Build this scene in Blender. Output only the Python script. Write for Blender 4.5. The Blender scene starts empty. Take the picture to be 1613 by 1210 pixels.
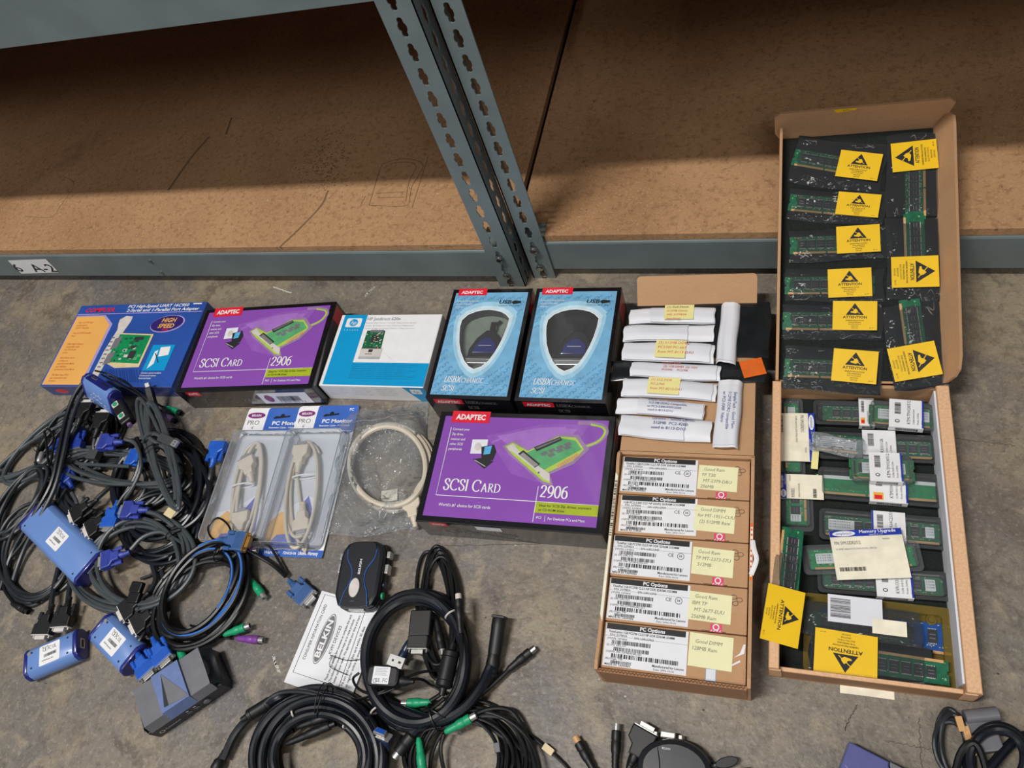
import bpy, bmesh, math, random
from mathutils import Vector, Matrix
S = bpy.context.scene
COL = S.collection
rad, sin, cos, pi = math.radians, math.sin, math.cos, math.pi

# ------------------------------------------------------------------ camera
FPX, YAW, PIT, ROL, CAMZ = 1224.634, rad(34.75), rad(55.409), rad(-26.932), 1.0702
def cam_axes():
    fwd = Vector((-sin(YAW)*cos(PIT), cos(YAW)*cos(PIT), -sin(PIT)))
    r = Vector((cos(YAW), sin(YAW), 0)); u = r.cross(fwd)
    return cos(ROL)*r+sin(ROL)*u, -sin(ROL)*r+cos(ROL)*u, fwd
CR, CU, CF = cam_axes()
CAMP = Vector((0, 0, CAMZ))
cd = bpy.data.cameras.new('camera'); cam = bpy.data.objects.new('camera', cd); COL.objects.link(cam)
cd.sensor_width = 36; cd.lens = FPX/1613*36; cd.clip_start = .02
cam.matrix_world = Matrix(((CR.x, CU.x, -CF.x, 0), (CR.y, CU.y, -CF.y, 0), (CR.z, CU.z, -CF.z, CAMZ), (0, 0, 0, 1)))
S.camera = cam
def ray(u, v): return (CR*((u-806.5)/FPX) - CU*((v-605)/FPX) + CF)
def P(u, v, z=0.0):
    d = ray(u, v); return CAMP + d*((z-CAMZ)/d.z)
def PY(u, v, Y):
    d = ray(u, v); return CAMP + d*(Y/d.y)

# ------------------------------------------------------------------ light
S.view_settings.view_transform = 'Standard'; S.view_settings.look = 'None'
S.view_settings.exposure = 0.16; S.view_settings.gamma = 1; S.view_settings.use_curve_mapping = False
wd = bpy.data.worlds.new('warehouse_air'); S.world = wd; wd.use_nodes = True
wd.node_tree.nodes['Background'].inputs[0].default_value = (.80, .86, 1.0, 1)
wd.node_tree.nodes['Background'].inputs[1].default_value = .105
def lamp(name, loc, sx, sy, watts, col):
    l = bpy.data.lights.new(name, 'AREA'); l.shape = 'RECTANGLE'; l.size = sx; l.size_y = sy; l.energy = watts; l.color = col
    o = bpy.data.objects.new(name, l); COL.objects.link(o); o.location = loc
    return o
lamp('ceiling_strip_light', (-1.25, -.42, 4.2), 1.3, .16, 125, (1, .965, .915))
lamp('ceiling_strip_light', (1.6, -2.6, 4.2), 2.4, 1.6, 62, (1, .96, .90))
lamp('ceiling_strip_light', (-2.6, -3.2, 4.2), 2.4, 1.6, 55, (.97, .98, 1))
for l in bpy.data.lights: l.cycles.max_bounces = 64

# ------------------------------------------------------------------ materials
MATS = {}
def lin(h):
    h = h.lstrip('#'); c = [int(h[i:i+2], 16)/255 for i in (0, 2, 4)]
    return tuple(x/12.92 if x <= .04045 else ((x+.055)/1.055)**2.4 for x in c) + (1,)
def mat(k, col, rough=.5, metal=0, var=.10, scale=60, bump=0, bscale=200, spec=.5, coat=0):
    m = bpy.data.materials.new(k); m.use_nodes = True; nt = m.node_tree; N = nt.nodes; L = nt.links
    b = N['Principled BSDF']; c = lin(col)
    b.inputs['Roughness'].default_value = rough; b.inputs['Metallic'].default_value = metal
    b.inputs['Specular IOR Level'].default_value = spec
    if coat: b.inputs['Coat Weight'].default_value = coat; b.inputs['Coat Roughness'].default_value = .08
    tc = N.new('ShaderNodeTexCoord')
    n = N.new('ShaderNodeTexNoise'); n.inputs['Scale'].default_value = scale; n.inputs['Detail'].default_value = 4
    L.new(tc.outputs['Object'], n.inputs['Vector'])
    r = N.new('ShaderNodeValToRGB'); r.color_ramp.elements[0].position = .3; r.color_ramp.elements[1].position = .7
    r.color_ramp.elements[0].color = tuple(x*(1-var) for x in c[:3])+(1,)
    r.color_ramp.elements[1].color = tuple(min(1, x*(1+var)) for x in c[:3])+(1,)
    L.new(n.outputs['Fac'], r.inputs['Fac']); L.new(r.outputs['Color'], b.inputs['Base Color'])
    if bump:
        n2 = N.new('ShaderNodeTexNoise'); n2.inputs['Scale'].default_value = bscale; n2.inputs['Detail'].default_value = 5
        L.new(tc.outputs['Object'], n2.inputs['Vector'])
        bp = N.new('ShaderNodeBump'); bp.inputs['Strength'].default_value = bump; bp.inputs['Distance'].default_value = .002
        L.new(n2.outputs['Fac'], bp.inputs['Height']); L.new(bp.outputs['Normal'], b.inputs['Normal'])
    MATS[k] = m; return m
def clear(k, tint, gloss, rough=.12, milky=0, mcol='#d8dade', bump=0, bscale=60):
    """thin clear plastic film: tinted see-through, a sharp sheen and a little milkiness"""
    m = bpy.data.materials.new(k); m.use_nodes = True; nt = m.node_tree; N = nt.nodes; L = nt.links
    N.remove(N['Principled BSDF']); out = N['Material Output']
    t = N.new('ShaderNodeBsdfTransparent'); t.inputs[0].default_value = lin(tint)
    g = N.new('ShaderNodeBsdfGlossy'); g.inputs['Roughness'].default_value = rough; g.inputs[0].default_value = (1, 1, 1, 1)
    d = N.new('ShaderNodeBsdfDiffuse'); d.inputs[0].default_value = lin(mcol)
    a = N.new('ShaderNodeMixShader'); a.inputs[0].default_value = milky; L.new(t.outputs[0], a.inputs[1]); L.new(d.outputs[0], a.inputs[2])
    lw = N.new('ShaderNodeLayerWeight'); lw.inputs[0].default_value = gloss
    b = N.new('ShaderNodeMixShader'); L.new(lw.outputs['Fresnel'], b.inputs[0]); L.new(a.outputs[0], b.inputs[1]); L.new(g.outputs[0], b.inputs[2])
    if bump:
        tc = N.new('ShaderNodeTexCoord'); n2 = N.new('ShaderNodeTexNoise'); n2.inputs['Scale'].default_value = bscale; n2.inputs['Detail'].default_value = 2
        L.new(tc.outputs['Object'], n2.inputs['Vector'])
        bp = N.new('ShaderNodeBump'); bp.inputs['Strength'].default_value = bump; bp.inputs['Distance'].default_value = .01
        L.new(n2.outputs['Fac'], bp.inputs['Height']); L.new(bp.outputs['Normal'], g.inputs['Normal']); L.new(bp.outputs['Normal'], lw.inputs['Normal'])
    L.new(b.outputs[0], out.inputs[0]); MATS[k] = m; return m
def ramp_layer(nt, vec, scale, detail, lo, hi, c0, c1, rough=.6, dist=0):
    n = nt.nodes.new('ShaderNodeTexNoise'); n.inputs['Scale'].default_value = scale; n.inputs['Detail'].default_value = detail
    n.inputs['Roughness'].default_value = rough; n.inputs['Distortion'].default_value = dist
    nt.links.new(vec, n.inputs['Vector'])
    r = nt.nodes.new('ShaderNodeValToRGB'); r.color_ramp.elements[0].position = lo; r.color_ramp.elements[1].position = hi
    r.color_ramp.elements[0].color = c0; r.color_ramp.elements[1].color = c1
    nt.links.new(n.outputs['Fac'], r.inputs['Fac']); return n, r
def mixc(nt, fac, a, b, mode='MIX'):
    m = nt.nodes.new('ShaderNodeMix'); m.data_type = 'RGBA'; m.blend_type = mode
    if hasattr(fac, 'default_value') and not isinstance(fac, (int, float)): nt.links.new(fac, m.inputs[0])
    else: m.inputs[0].default_value = fac
    for s, i in ((a, 6), (b, 7)):
        if isinstance(s, tuple): m.inputs[i].default_value = s
        else: nt.links.new(s, m.inputs[i])
    return m.outputs[2]
def ground_mat(k, layers, rough, bump, bscale, stretch=(1, 1, 1), base='#777777', rvar=0):
    m = bpy.data.materials.new(k); m.use_nodes = True; nt = m.node_tree; b = nt.nodes['Principled BSDF']
    tc = nt.nodes.new('ShaderNodeTexCoord'); mp = nt.nodes.new('ShaderNodeMapping'); mp.inputs['Scale'].default_value = stretch
    nt.links.new(tc.outputs['Object'], mp.inputs['Vector']); vec = mp.outputs['Vector']
    cur = lin(base)
    for (scale, det, lo, hi, col, amt, dist) in layers:
        n, r = ramp_layer(nt, vec, scale, det, lo, hi, (0, 0, 0, 1), (amt, amt, amt, 1), dist=dist)
        cur = mixc(nt, r.outputs['Color'], cur, lin(col))
    nt.links.new(cur, b.inputs['Base Color']); b.inputs['Roughness'].default_value = rough
    n2 = nt.nodes.new('ShaderNodeTexNoise'); n2.inputs['Scale'].default_value = bscale; n2.inputs['Detail'].default_value = 6
    nt.links.new(vec, n2.inputs['Vector'])
    bp = nt.nodes.new('ShaderNodeBump'); bp.inputs['Strength'].default_value = bump; bp.inputs['Distance'].default_value = .002
    nt.links.new(n2.outputs['Fac'], bp.inputs['Height']); nt.links.new(bp.outputs['Normal'], b.inputs['Normal'])
    MATS[k] = m; return m
ground_mat('concrete', [
    (2.0, 6, .44, .58, '#686460', .80, .8), (4.2, 6, .50, .62, '#9a8a70', .65, .7), (6.5, 6, .55, .66, '#675a4e', .65, .9), (3.0, 6, .54, .64, '#66656a', .6, .6),
    (13, 8, .58, .66, '#453d36', .5, .8), (21, 8, .56, .68, '#a99a82', .45, .5), (60, 8, .50, .64, '#574f46', .45, .3),
    (150, 6, .54, .66, '#a59c8d', .40, .2), (260, 5, .56, .66, '#47413b', .45, .1), (420, 3, .66, .76, '#d0ccc2', .4, 0)], .50, .5, 120, base='#7f776b')
ground_mat('particle_board', [
    (3, 4, .4, .66, '#8c6442', .5, .4), (90, 6, .5, .66, '#855f3f', .6, .4), (260, 4, .55, .66, '#caa67c', .5, .2),
    (180, 5, .62, .70, '#573c28', .55, .6), (1.6, 6, .64, .78, '#3a2519', .85, .9), (500, 2, .72, .78, '#dcc5a6', .6, 0)], .8, .3, 300, base='#b58d65')
ground_mat('cardboard', [(6, 4, .4, .7, '#b78d66', .6, .2), (150, 4, .5, .7, '#ab8059', .4, .2)], .8, .15, 300, (1, 6, 1), base='#bf9670')
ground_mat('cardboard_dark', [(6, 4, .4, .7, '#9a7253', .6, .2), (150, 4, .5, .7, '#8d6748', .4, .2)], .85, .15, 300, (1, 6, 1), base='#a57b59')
mat('card_edge', '#e0b48c', .8, var=.12, scale=300)
mat('corrugation', '#7d573c', .9, var=.4, scale=500)
mat('rack_paint', '#6f7b7c', .42, var=.10, scale=14, bump=.08, bscale=90)
mat('rack_dark', '#22272a', .6)
mat('steel', '#b9bab6', .28, 1, var=.1)
mat('light_block_dark', '#2a2523', .9)
mat('white', '#e9e9ea', .55, var=.03)
mat('paper', '#e6e7ec', .7, var=.04, scale=20, bump=.06, bscale=40)
mat('paper_shade', '#dfe1e8', .7, var=.04, scale=20)
mat('black', '#0c0c0d', .45); mat('ink', '#1b1b1d', .6); mat('ink_grey', '#6f7075', .6); mat('ink_faint', '#a9abb2', .7)
mat('ink_blue', '#4a5690', .7); mat('ink_red', '#d2625c', .7); mat('ink_pencil', '#83836f', .7)
mat('box_black', '#141318', .22, var=.15, coat=.6); mat('box_side', '#1d1b1d', .2, var=.3, scale=25, coat=.8)
mat('purple', '#8b50b2', .28, var=.05, scale=8, coat=.5); mat('purple_lt', '#a674c6', .28, coat=.5); mat('purple_md', '#955dba', .28, coat=.5)
mat('red', '#e2263c', .3, coat=.4); mat('lime', '#a8b829', .35, coat=.3); mat('lime_glow', '#aecb4e', .35, coat=.3); mat('lime_mist', '#9c7fa8', .35, coat=.3)
mat('pcb', '#2d7a4b', .35, var=.2, scale=150); mat('pcb_lt', '#5aa56f', .4, var=.15); mat('pcb_dk', '#1f6346', .35, var=.25, scale=200)
mat('pcb_bright', '#118a53', .32, var=.15, scale=150); mat('pcb_blue', '#1c4c93', .35, var=.15, scale=120)
mat('chip', '#37383b', .34, var=.2); mat('gold', '#c79a52', .35, .8); mat('gold_flat', '#cfa06a', .45); mat('silver', '#c9c8c6', .3, .7); mat('silver_pt', '#cfc9c4', .4)
mat('cobalt', '#2b52a4', .3, var=.12, scale=10, coat=.4); mat('cobalt_dk', '#1f3d86', .3, coat=.4); mat('orange_pt', '#f0b360', .35, var=.06, scale=6, coat=.4)
mat('rust_ink', '#c8703a', .6); mat('lilac', '#a79ad2', .4); mat('navy_oval', '#33236e', .35); mat('yellow_ink', '#f0b43c', .4)
mat('cyan', '#069ad4', .35, var=.03, coat=.3); mat('sky_pt', '#58aedd', .4); mat('teal_ink', '#0a5f8c', .5)
mat('usb_blue', '#79b3d8', .3, var=.13, scale=45, coat=.5); mat('usb_blue_dk', '#4d93c4', .3, var=.1, coat=.5); mat('glow_pale', '#c9e4f0', .35, coat=.4); mat('glow_mid', '#a2cfe8', .35, coat=.4)
mat('tray_grey', '#8f988c', .5, var=.1); mat('navy_plastic', '#1b2b47', .3)
mat('vga_blue', '#24409c', .42, var=.1); mat('vga_violet', '#36459f', .42, var=.08); mat('vga_bright', '#1f5cc0', .4, var=.08); mat('vga_steel', '#3a5f95', .42, var=.08)
mat('plug_black', '#131315', .48, var=.2); mat('plug_grey', '#3d3f41', .5, var=.1)
mat('cord_black', '#101113', .38, var=.2); mat('cord_grey', '#43494d', .42, var=.1); mat('cord_slate', '#25292e', .40, var=.15); mat('cord_navy', '#13171f', .34, var=.2)
mat('cord_beige', '#cfc5b3', .45, var=.05); mat('plug_beige', '#d3c7b4', .5, var=.05); mat('stripe_blue', '#3a74c8', .35)
mat('ps2_green', '#1c9b6c', .4, var=.08); mat('ps2_purple', '#7a3f95', .42, var=.08); mat('ps2_mauve', '#7d6794', .5, var=.08)
mat('unit_blue', '#6a8cca', .34, var=.06, scale=8, coat=.2); mat('unit_navy', '#252b7a', .3, var=.1, coat=.3)
mat('charcoal', '#6d6e74', .34, .1, var=.08); mat('charcoal_blue', '#6a7eae', .3, .2, var=.08)
mat('kvm_black', '#1f2127', .34, var=.1); mat('kvm_edge', '#2f62b4', .25)
mat('esd_film', '#1e2225', .22, var=.3, scale=30, bump=.5, bscale=40); mat('esd_yellow', '#f2c411', .5, var=.03)
mat('sticky', '#eee59b', .7, var=.04); mat('sticky_pale', '#ece9bb', .7, var=.03); mat('orange_tag', '#e86a1d', .5); mat('pink', '#d9456a', .5)
mat('foam', '#171d1a', .95, var=.3, scale=250, bump=.6, bscale=350); mat('shell_black', '#17181b', .25, var=.15, coat=.3)
mat('periwinkle', '#55588f', .34, var=.08, coat=.2); mat('grey_plastic', '#6b6b70', .4, var=.06); mat('manila', '#efe8d2', .7)
mat('sleeve_blue', '#2038a8', .4); mat('belkin_plum', '#7a2470', .4); mat('card_blue', '#3c66bb', .35, var=.05); mat('card_violet', '#5a68bd', .4, var=.2, scale=30); mat('card_amber', '#e9b35c', .45, var=.2, scale=30)
mat('tape_tan', '#d9c69a', .5); mat('pencil', '#75593f', .9); mat('crack', '#4d453c', .9); mat('chalk', '#b9b5ab', .9)
clear('film', '#eef1f4', .22, .16, .14, '#e2e6ea', bump=1.0, bscale=70)
clear('blister', '#f0f2f5', .14, .12, .13, '#e0e3e8', bump=.25, bscale=40)
clear('blister_edge', '#e0e4ea', .28, .10, .40, '#b4bcc8')
clear('clamshell', '#e4e8e9', .16, .10, .07)
clear('amber_shell', '#dccb90', .14, .12, .40, '#a18a48')
clear('esd_clear', '#c8cdce', .14, .13, .04, bump=.6, bscale=50)
clear('shrink', '#f6f6f8', .05, .08, .0, bump=.3, bscale=80)

# ------------------------------------------------------------------ mesh building
class MB:
    def __init__(s): s.v = []; s.f = []; s.m = []; s.s = []
    def add(s, vs, fs, m, smooth=False, X=None):
        o = len(s.v)
        s.v += [(X @ Vector(v)) if X else Vector(v) for v in vs]
        for f in fs: s.f.append([i+o for i in f]); s.m.append(m); s.s.append(smooth)
    def prism(s, out, z0, z1, m, bev=0, X=None, smooth=False, mtop=None):
        """extruded 2-D outline (counter-clockwise), edges eased by bev"""
        n = len(out); A = sum(out[i][0]*out[(i+1) % n][1]-out[(i+1) % n][0]*out[i][1] for i in range(n))
        if A < 0: out = out[::-1]
        def off(d):
            r = []
            for i in range(n):
                a = Vector(out[i-1]); b = Vector(out[i]); c = Vector(out[(i+1) % n])
                e1 = (b-a).normalized(); e2 = (c-b).normalized(); nn = Vector((-(e1.y+e2.y), e1.x+e2.x))
                k = max(.4, 1+e1.dot(e2))
                r.append(b+nn*(d/k))
            return r
        rings = [(0, z0), (0, z1)] if not bev else [(bev, z0), (0, z0+bev), (0, z1-bev), (bev*.3, z1-bev*.3), (bev, z1)]
        vs = []
        for d, z in rings: vs += [(p[0], p[1], z) for p in (off(d) if d else [Vector(q) for q in out])]
        fs = []
        for k in range(len(rings)-1):
            for i in range(n): fs.append([k*n+i, k*n+(i+1) % n, (k+1)*n+(i+1) % n, (k+1)*n+i])
        s.add(vs, fs+[list(range(n-1, -1, -1))], m, smooth, X)
        s.add([vs[-n+i] for i in range(n)], [list(range(n))], mtop or m, smooth, X)
    def rbox(s, x0, y0, z0, x1, y1, z1, m, r=0, bev=0, X=None, mtop=None, smooth=False):
        s.prism(rrect(x0, y0, x1, y1, r), z0, z1, m, bev, X, smooth, mtop)
    def box(s, x0, y0, z0, x1, y1, z1, m, X=None):
        vs = [(x0, y0, z0), (x1, y0, z0), (x1, y1, z0), (x0, y1, z0), (x0, y0, z1), (x1, y0, z1), (x1, y1, z1), (x0, y1, z1)]
        s.add(vs, [[3, 2, 1, 0], [4, 5, 6, 7], [0, 1, 5, 4], [1, 2, 6, 5], [2, 3, 7, 6], [3, 0, 4, 7]], m, False, X)
    def tube(s, pts, r, m, seg=8, closed=False, sub=5, spl=True, X=None, flat=1.0):
        pts = [Vector(p) for p in pts]
        if spl and len(pts) > 2: pts = catmull(pts, sub, closed)
        n = len(pts); rr = r if isinstance(r, (list, tuple)) else [r]*n
        if len(rr) != n: rr = [rr[min(len(rr)-1, int(i*len(rr)/n))] for i in range(n)]
        T = [(pts[(i+1) % n] if closed else pts[min(i+1, n-1)]) - (pts[i-1] if (closed or i) else pts[0]) for i in range(n)]
        T = [t.normalized() if t.length > 1e-9 else Vector((1, 0, 0)) for t in T]
        up = Vector((0, 0, 1)); vs = []
        for i in range(n):
            t = T[i]; a = t.cross(up)
            if a.length < .15: a = t.cross(Vector((0, 1, 0)))
            a.normalize(); b = a.cross(t)
            for k in range(seg):
                q = 2*pi*k/seg; vs.append(pts[i]+(a*cos(q)+b*sin(q)*flat)*rr[i])
        fs = []
        for i in range(n if closed else n-1):
            j = (i+1) % n
            for k in range(seg): fs.append([i*seg+k, i*seg+(k+1) % seg, j*seg+(k+1) % seg, j*seg+k])
        if not closed: fs += [list(range(seg-1, -1, -1)), [(n-1)*seg+k for k in range(seg)]]
        s.add(vs, fs, m, True, X)
    def lathe(s, prof, m, seg=14, X=None, smooth=True, sy=1, sz=1):
        """profile [(x, r)] about the local x axis"""
        vs = []; n = len(prof)
        for x, r in prof:
            for k in range(seg): q = 2*pi*k/seg; vs.append((x, r*cos(q)*sy, r*sin(q)*sz))
        fs = [[i*seg+k, i*seg+(k+1) % seg, (i+1)*seg+(k+1) % seg, (i+1)*seg+k] for i in range(n-1) for k in range(seg)]
        s.add(vs, fs, m, smooth, X); s.add([vs[k] for k in range(seg)], [list(range(seg))[::-1]], m, False, X)
        s.add(vs[-seg:], [list(range(seg))], m, False, X)
    def grid(s, fn, nu, nv, m, thick=0, X=None):
        """height-field style sheet fn(i/nu, j/nv) -> point; optional thickness downwards"""
        vs = [Vector(fn(i/nu, j/nv)) for j in range(nv+1) for i in range(nu+1)]; W = nu+1
        fs = [[j*W+i, j*W+i+1, (j+1)*W+i+1, (j+1)*W+i] for j in range(nv) for i in range(nu)]
        s.add(vs, fs, m, True, X)
        if thick:
            o = len(vs); vb = [v-Vector((0, 0, thick)) for v in vs]
            s.add(vb, [f[::-1] for f in fs], m, True, X)
            rim = [i for i in range(W)]+[j*W+nu for j in range(1, nv+1)]+[nv*W+i for i in range(nu-1, -1, -1)]+[j*W for j in range(nv-1, 0, -1)]
            q = [vs[i] for i in rim]+[vb[i] for i in rim]; n = len(rim)
            s.add(q, [[i, i+n, (i+1) % n+n, (i+1) % n] for i in range(n)], m, False, X)
    def build(s, name, T=None, world=False, parent=None, label=None, sharp=35):
        vs = s.v
        if world and T is not None:
            I = T.M.inverted(); vs = [I @ v for v in vs]
        me = bpy.data.meshes.new(name); me.from_pydata([tuple(v) for v in vs], [], s.f)
        ks = list(dict.fromkeys(s.m)); ix = {k: i for i, k in enumerate(ks)}
        for k in ks: me.materials.append(MATS[k])
        me.polygons.foreach_set('material_index', [ix[k] for k in s.m]); me.polygons.foreach_set('use_smooth', s.s)
        if any(s.s): me.set_sharp_from_angle(angle=rad(sharp))
        me.update()
        o = bpy.data.objects.new(name, me); COL.objects.link(o)
        if parent is not None: o.parent = parent
        elif T is not None: o.parent = T.o
        if label: o['label'] = label
        return o
def rrect(x0, y0, x1, y1, r, n=4):
    if r <= 0: return [(x0, y0), (x1, y0), (x1, y1), (x0, y1)]
    out = []
    for cx, cy, a in ((x1-r, y0+r, -90), (x1-r, y1-r, 0), (x0+r, y1-r, 90), (x0+r, y0+r, 180)):
        for k in range(n+1): q = rad(a+90*k/n); out.append((cx+r*cos(q), cy+r*sin(q)))
    return out
def catmull(p, sub, closed=False):
    n = len(p); out = []
    for i in range(n if closed else n-1):
        a = p[(i-1) % n] if closed or i else p[0]*2-p[1]; b = p[i]; c = p[(i+1) % n]
        d = p[(i+2) % n] if closed or i+2 < n else p[-1]*2-p[-2]
        for k in range(sub):
            t = k/sub
            out.append(.5*((2*b)+(c-a)*t+(2*a-5*b+4*c-d)*t*t+(3*b-a-3*c+d)*t**3))
    if not closed: out.append(p[-1])
    return out
class T:
    """a thing: an Empty at its base that parents its parts"""
    def __init__(s, name, label, cat, loc=(0, 0, 0), rz=0, group=None, M=None):
        s.o = bpy.data.objects.new(name, None); COL.objects.link(s.o); s.o.empty_display_size = .02
        s.M = M if M is not None else Matrix.Translation(Vector(loc)) @ Matrix.Rotation(rz, 4, 'Z')
        s.o.matrix_world = s.M
        s.o['label'] = label; s.o['category'] = cat
        if group: s.o['group'] = group
def struct(o): o['kind'] = 'structure'; return o
def fit(px, z):
    a, b, c, d = [P(u, v, z) for u, v in px]
    e = ((b-a)+(c-d))/2; w = e.length; g = ((a-d)+(b-c))/2
    rz = math.atan2(e.y, e.x); h = abs(g.dot(Vector((-sin(rz), cos(rz), 0))))
    ctr = (a+b+c+d)/4
    return ctr, rz, w, h
def frame(pos, d, up=Vector((0, 0, 1))):
    """matrix with x along d, z near up"""
    x = Vector(d).normalized(); y = Vector(up).cross(x)
    if y.length < 1e-4: y = Vector((0, 1, 0))
    y.normalize(); z = x.cross(y)
    return Matrix(((x.x, y.x, z.x, pos[0]), (x.y, y.y, z.y, pos[1]), (x.z, y.z, z.z, pos[2]), (0, 0, 0, 1)))
def plane(o, x, y):
    """matrix of a drawing plane: origin, x and y directions"""
    x = Vector(x).normalized(); y = Vector(y).normalized(); z = x.cross(y)
    return Matrix(((x.x, y.x, z.x, o[0]), (x.y, y.y, z.y, o[1]), (x.z, y.z, z.z, o[2]), (0, 0, 0, 1)))

# ------------------------------------------------------------------ printing: flat shapes and lettering on a surface
_txt = {}
def text_geo(t, bold, res):
    k = (t, bold, res)
    if k not in _txt:
        c = bpy.data.curves.new('lettering', 'FONT'); c.body = t; c.size = 1; c.resolution_u = res; c.offset = bold; c.fill_mode = 'FRONT'
        o = bpy.data.objects.new('lettering', c); me = o.to_mesh()
        vs = [(v.co.x, v.co.y) for v in me.vertices]; fs = [list(p.vertices) for p in me.polygons]
        o.to_mesh_clear(); bpy.data.objects.remove(o); bpy.data.curves.remove(c)
        w0 = min([v[0] for v in vs], default=0); w1 = max([v[0] for v in vs], default=0)
        _txt[k] = (vs, fs, w0, w1)
    return _txt[k]
class Art(MB):
    LAY = .00016
    def __init__(s, X=None): super().__init__(); s.X = X; s.n = 0
    def z(s, l): s.n += 1; return s.LAY*(l+1)+(s.n % 45)*3e-6
    def poly(s, pts, m, l=1): 
        A = sum(pts[i-1][0]*pts[i][1]-pts[i][0]*pts[i-1][1] for i in range(len(pts)))
        if A < 0: pts = pts[::-1]
        zz = s.z(l); s.add([(p[0], p[1], zz) for p in pts], [list(range(len(pts)))], m, False, s.X)
    def rect(s, x0, y0, x1, y1, m, l=1, r=0): s.poly(rrect(x0, y0, x1, y1, r), m, l)
    def oval(s, cx, cy, a, b, m, l=1, rot=0, n=28):
        s.poly([(cx+a*cos(t)*cos(rot)-b*sin(t)*sin(rot), cy+a*cos(t)*sin(rot)+b*sin(t)*cos(rot)) for t in [2*pi*i/n for i in range(n)]], m, l)
    def line(s, pts, w, m, l=2, wf=None):
        n = len(pts); pts = [Vector((p[0], p[1])) for p in pts]; L = []; R = []
        for i in range(n):
            d = pts[min(i+1, n-1)]-pts[max(i-1, 0)]
            if d.length < 1e-9: d = Vector((1, 0))
            d.normalize(); q = Vector((-d.y, d.x)); ww = (wf(d) if wf else w)/2
            L.append(pts[i]+q*ww); R.append(pts[i]-q*ww)
        zz = s.z(l); vs = [(p.x, p.y, zz) for p in R+L]
        s.add(vs, [[i, i+1, n+i+1, n+i] for i in range(n-1)], m, False, s.X)
    def ring(s, cx, cy, a, b, w, m, l=2, n=30, t0=0, t1=2*pi):
        s.line([(cx+a*cos(t0+(t1-t0)*i/n), cy+b*sin(t0+(t1-t0)*i/n)) for i in range(n+1)], w, m, l)
    def text(s, t, x, y, h, m, l=3, al='l', sh=0, sx=1, rot=0, bold=0, res=2, fitw=None):
        if not t.strip(): return
        vs, fs, w0, w1 = text_geo(t, bold, res); k = h/.70
        if fitw: sx = fitw/(k*max(1e-6, w1-w0))
        W = (w1-w0)*k*sx; ox = {'l': 0, 'c': -W/2, 'r': -W}[al]; c, q = cos(rot), sin(rot)
        out = []; zz = s.z(l)
        for a, b in vs:
            px = ox+(a-w0)*k*sx+sh*b*k; py = b*k
            out.append((x+px*c-py*q, y+px*q+py*c, zz))
        s.add(out, fs, m, False, s.X)
    def lines(s, rows, x, y, h, lead, m, **k):
        for i, r in enumerate(rows): s.text(r, x, y-i*lead, h, m, **k)
    def bars(s, x0, y0, x1, y1, m, seed=0, l=2, vertical=False):
        rnd = random.Random(seed); p = x0 if not vertical else y0; e = x1 if not vertical else y1; u = abs(e-p)/70
        while p < e:
            w = u*rnd.choice((.6, .6, 1.2, 1.8))
            if vertical: s.rect(x0, p, x1, min(p+w, e), m, l)
            else: s.rect(p, y0, min(p+w, e), y1, m, l)
            p += w+u*rnd.choice((.6, .9, 1.5))
    def serif(s, t, x, y, h, m, l=3, sh=0, small=.74, gap=.10):
        """roman capitals drawn with a broad pen; lower-case input gives small capitals"""
        for ch in t:
            if ch == ' ': x += h*.30; continue
            k = h*(small if ch.islower() else 1); st, w, sf = GLY[ch.upper()]
            for pts in st:
                q = [Vector((a, b, 0)) for a, b in pts]
                if len(q) > 2: q = catmull(q, 4)
                s.line([(x+(p.x+sh*p.y)*k, y+p.y*k) for p in q], 0, m, l, wf=lambda d: k*(.062+.075*abs(d.y)**1.3))
            for (a, b) in sf: s.line([(x+(a-.09+sh*b)*k, y+b*k), (x+(a+.09+sh*b)*k, y+b*k)], .035*k, m, l)
            x += (w+gap)*k
        return x
    def esd(s, cx, cy, w, h, rot=0, l=1):
        """yellow ATTENTION label: triangle with reaching hand, caption and small lines"""
        old = s.X; s.X = (old or Matrix()) @ Matrix.Translation((cx, cy, 0)) @ Matrix.Rotation(rot, 4, 'Z')
        s.rect(-w/2, -h/2, w/2, h/2, 'esd_yellow', l)
        t = h*.44; s.poly([(-t*.62, h*.02), (t*.62, h*.02), (0, h*.02+t*.92)], 'ink', l+1)
        s.poly([(-t*.28, h*.10), (t*.05, h*.07), (t*.22, h*.12), (t*.18, h*.18), (t*.06, h*.24), (-t*.06, h*.20), (-t*.12, h*.15), (-t*.3, h*.14)], 'esd_yellow', l+2)
        s.line([(-t*.36, h*.31), (t*.34, h*.06)], h*.018, 'esd_yellow', l+3)
        s.text('ATTENTION', 0, -h*.10, h*.085, 'ink', l+2, 'c', bold=.02, fitw=w*.54)
        for i, (q, b) in enumerate((('OBSERVE PRECAUTIONS', .015), ('FOR HANDLING', .015), ('ELECTROSTATIC', 0), ('SENSITIVE', 0), ('DEVICES', 0))):
            s.text(q, 0, -h*(.19+.065*i), h*.036, 'ink', l+2, 'c', bold=b, res=1)
        s.text('RE-107', w*.42, -h*.44, h*.03, 'ink', l+2, 'r', res=1)
        s.X = old
def arc(cx, cy, a, b, t0, t1, n=9): return [(cx+a*cos(rad(t0+(t1-t0)*i/n)), cy+b*sin(rad(t0+(t1-t0)*i/n))) for i in range(n+1)]
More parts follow.
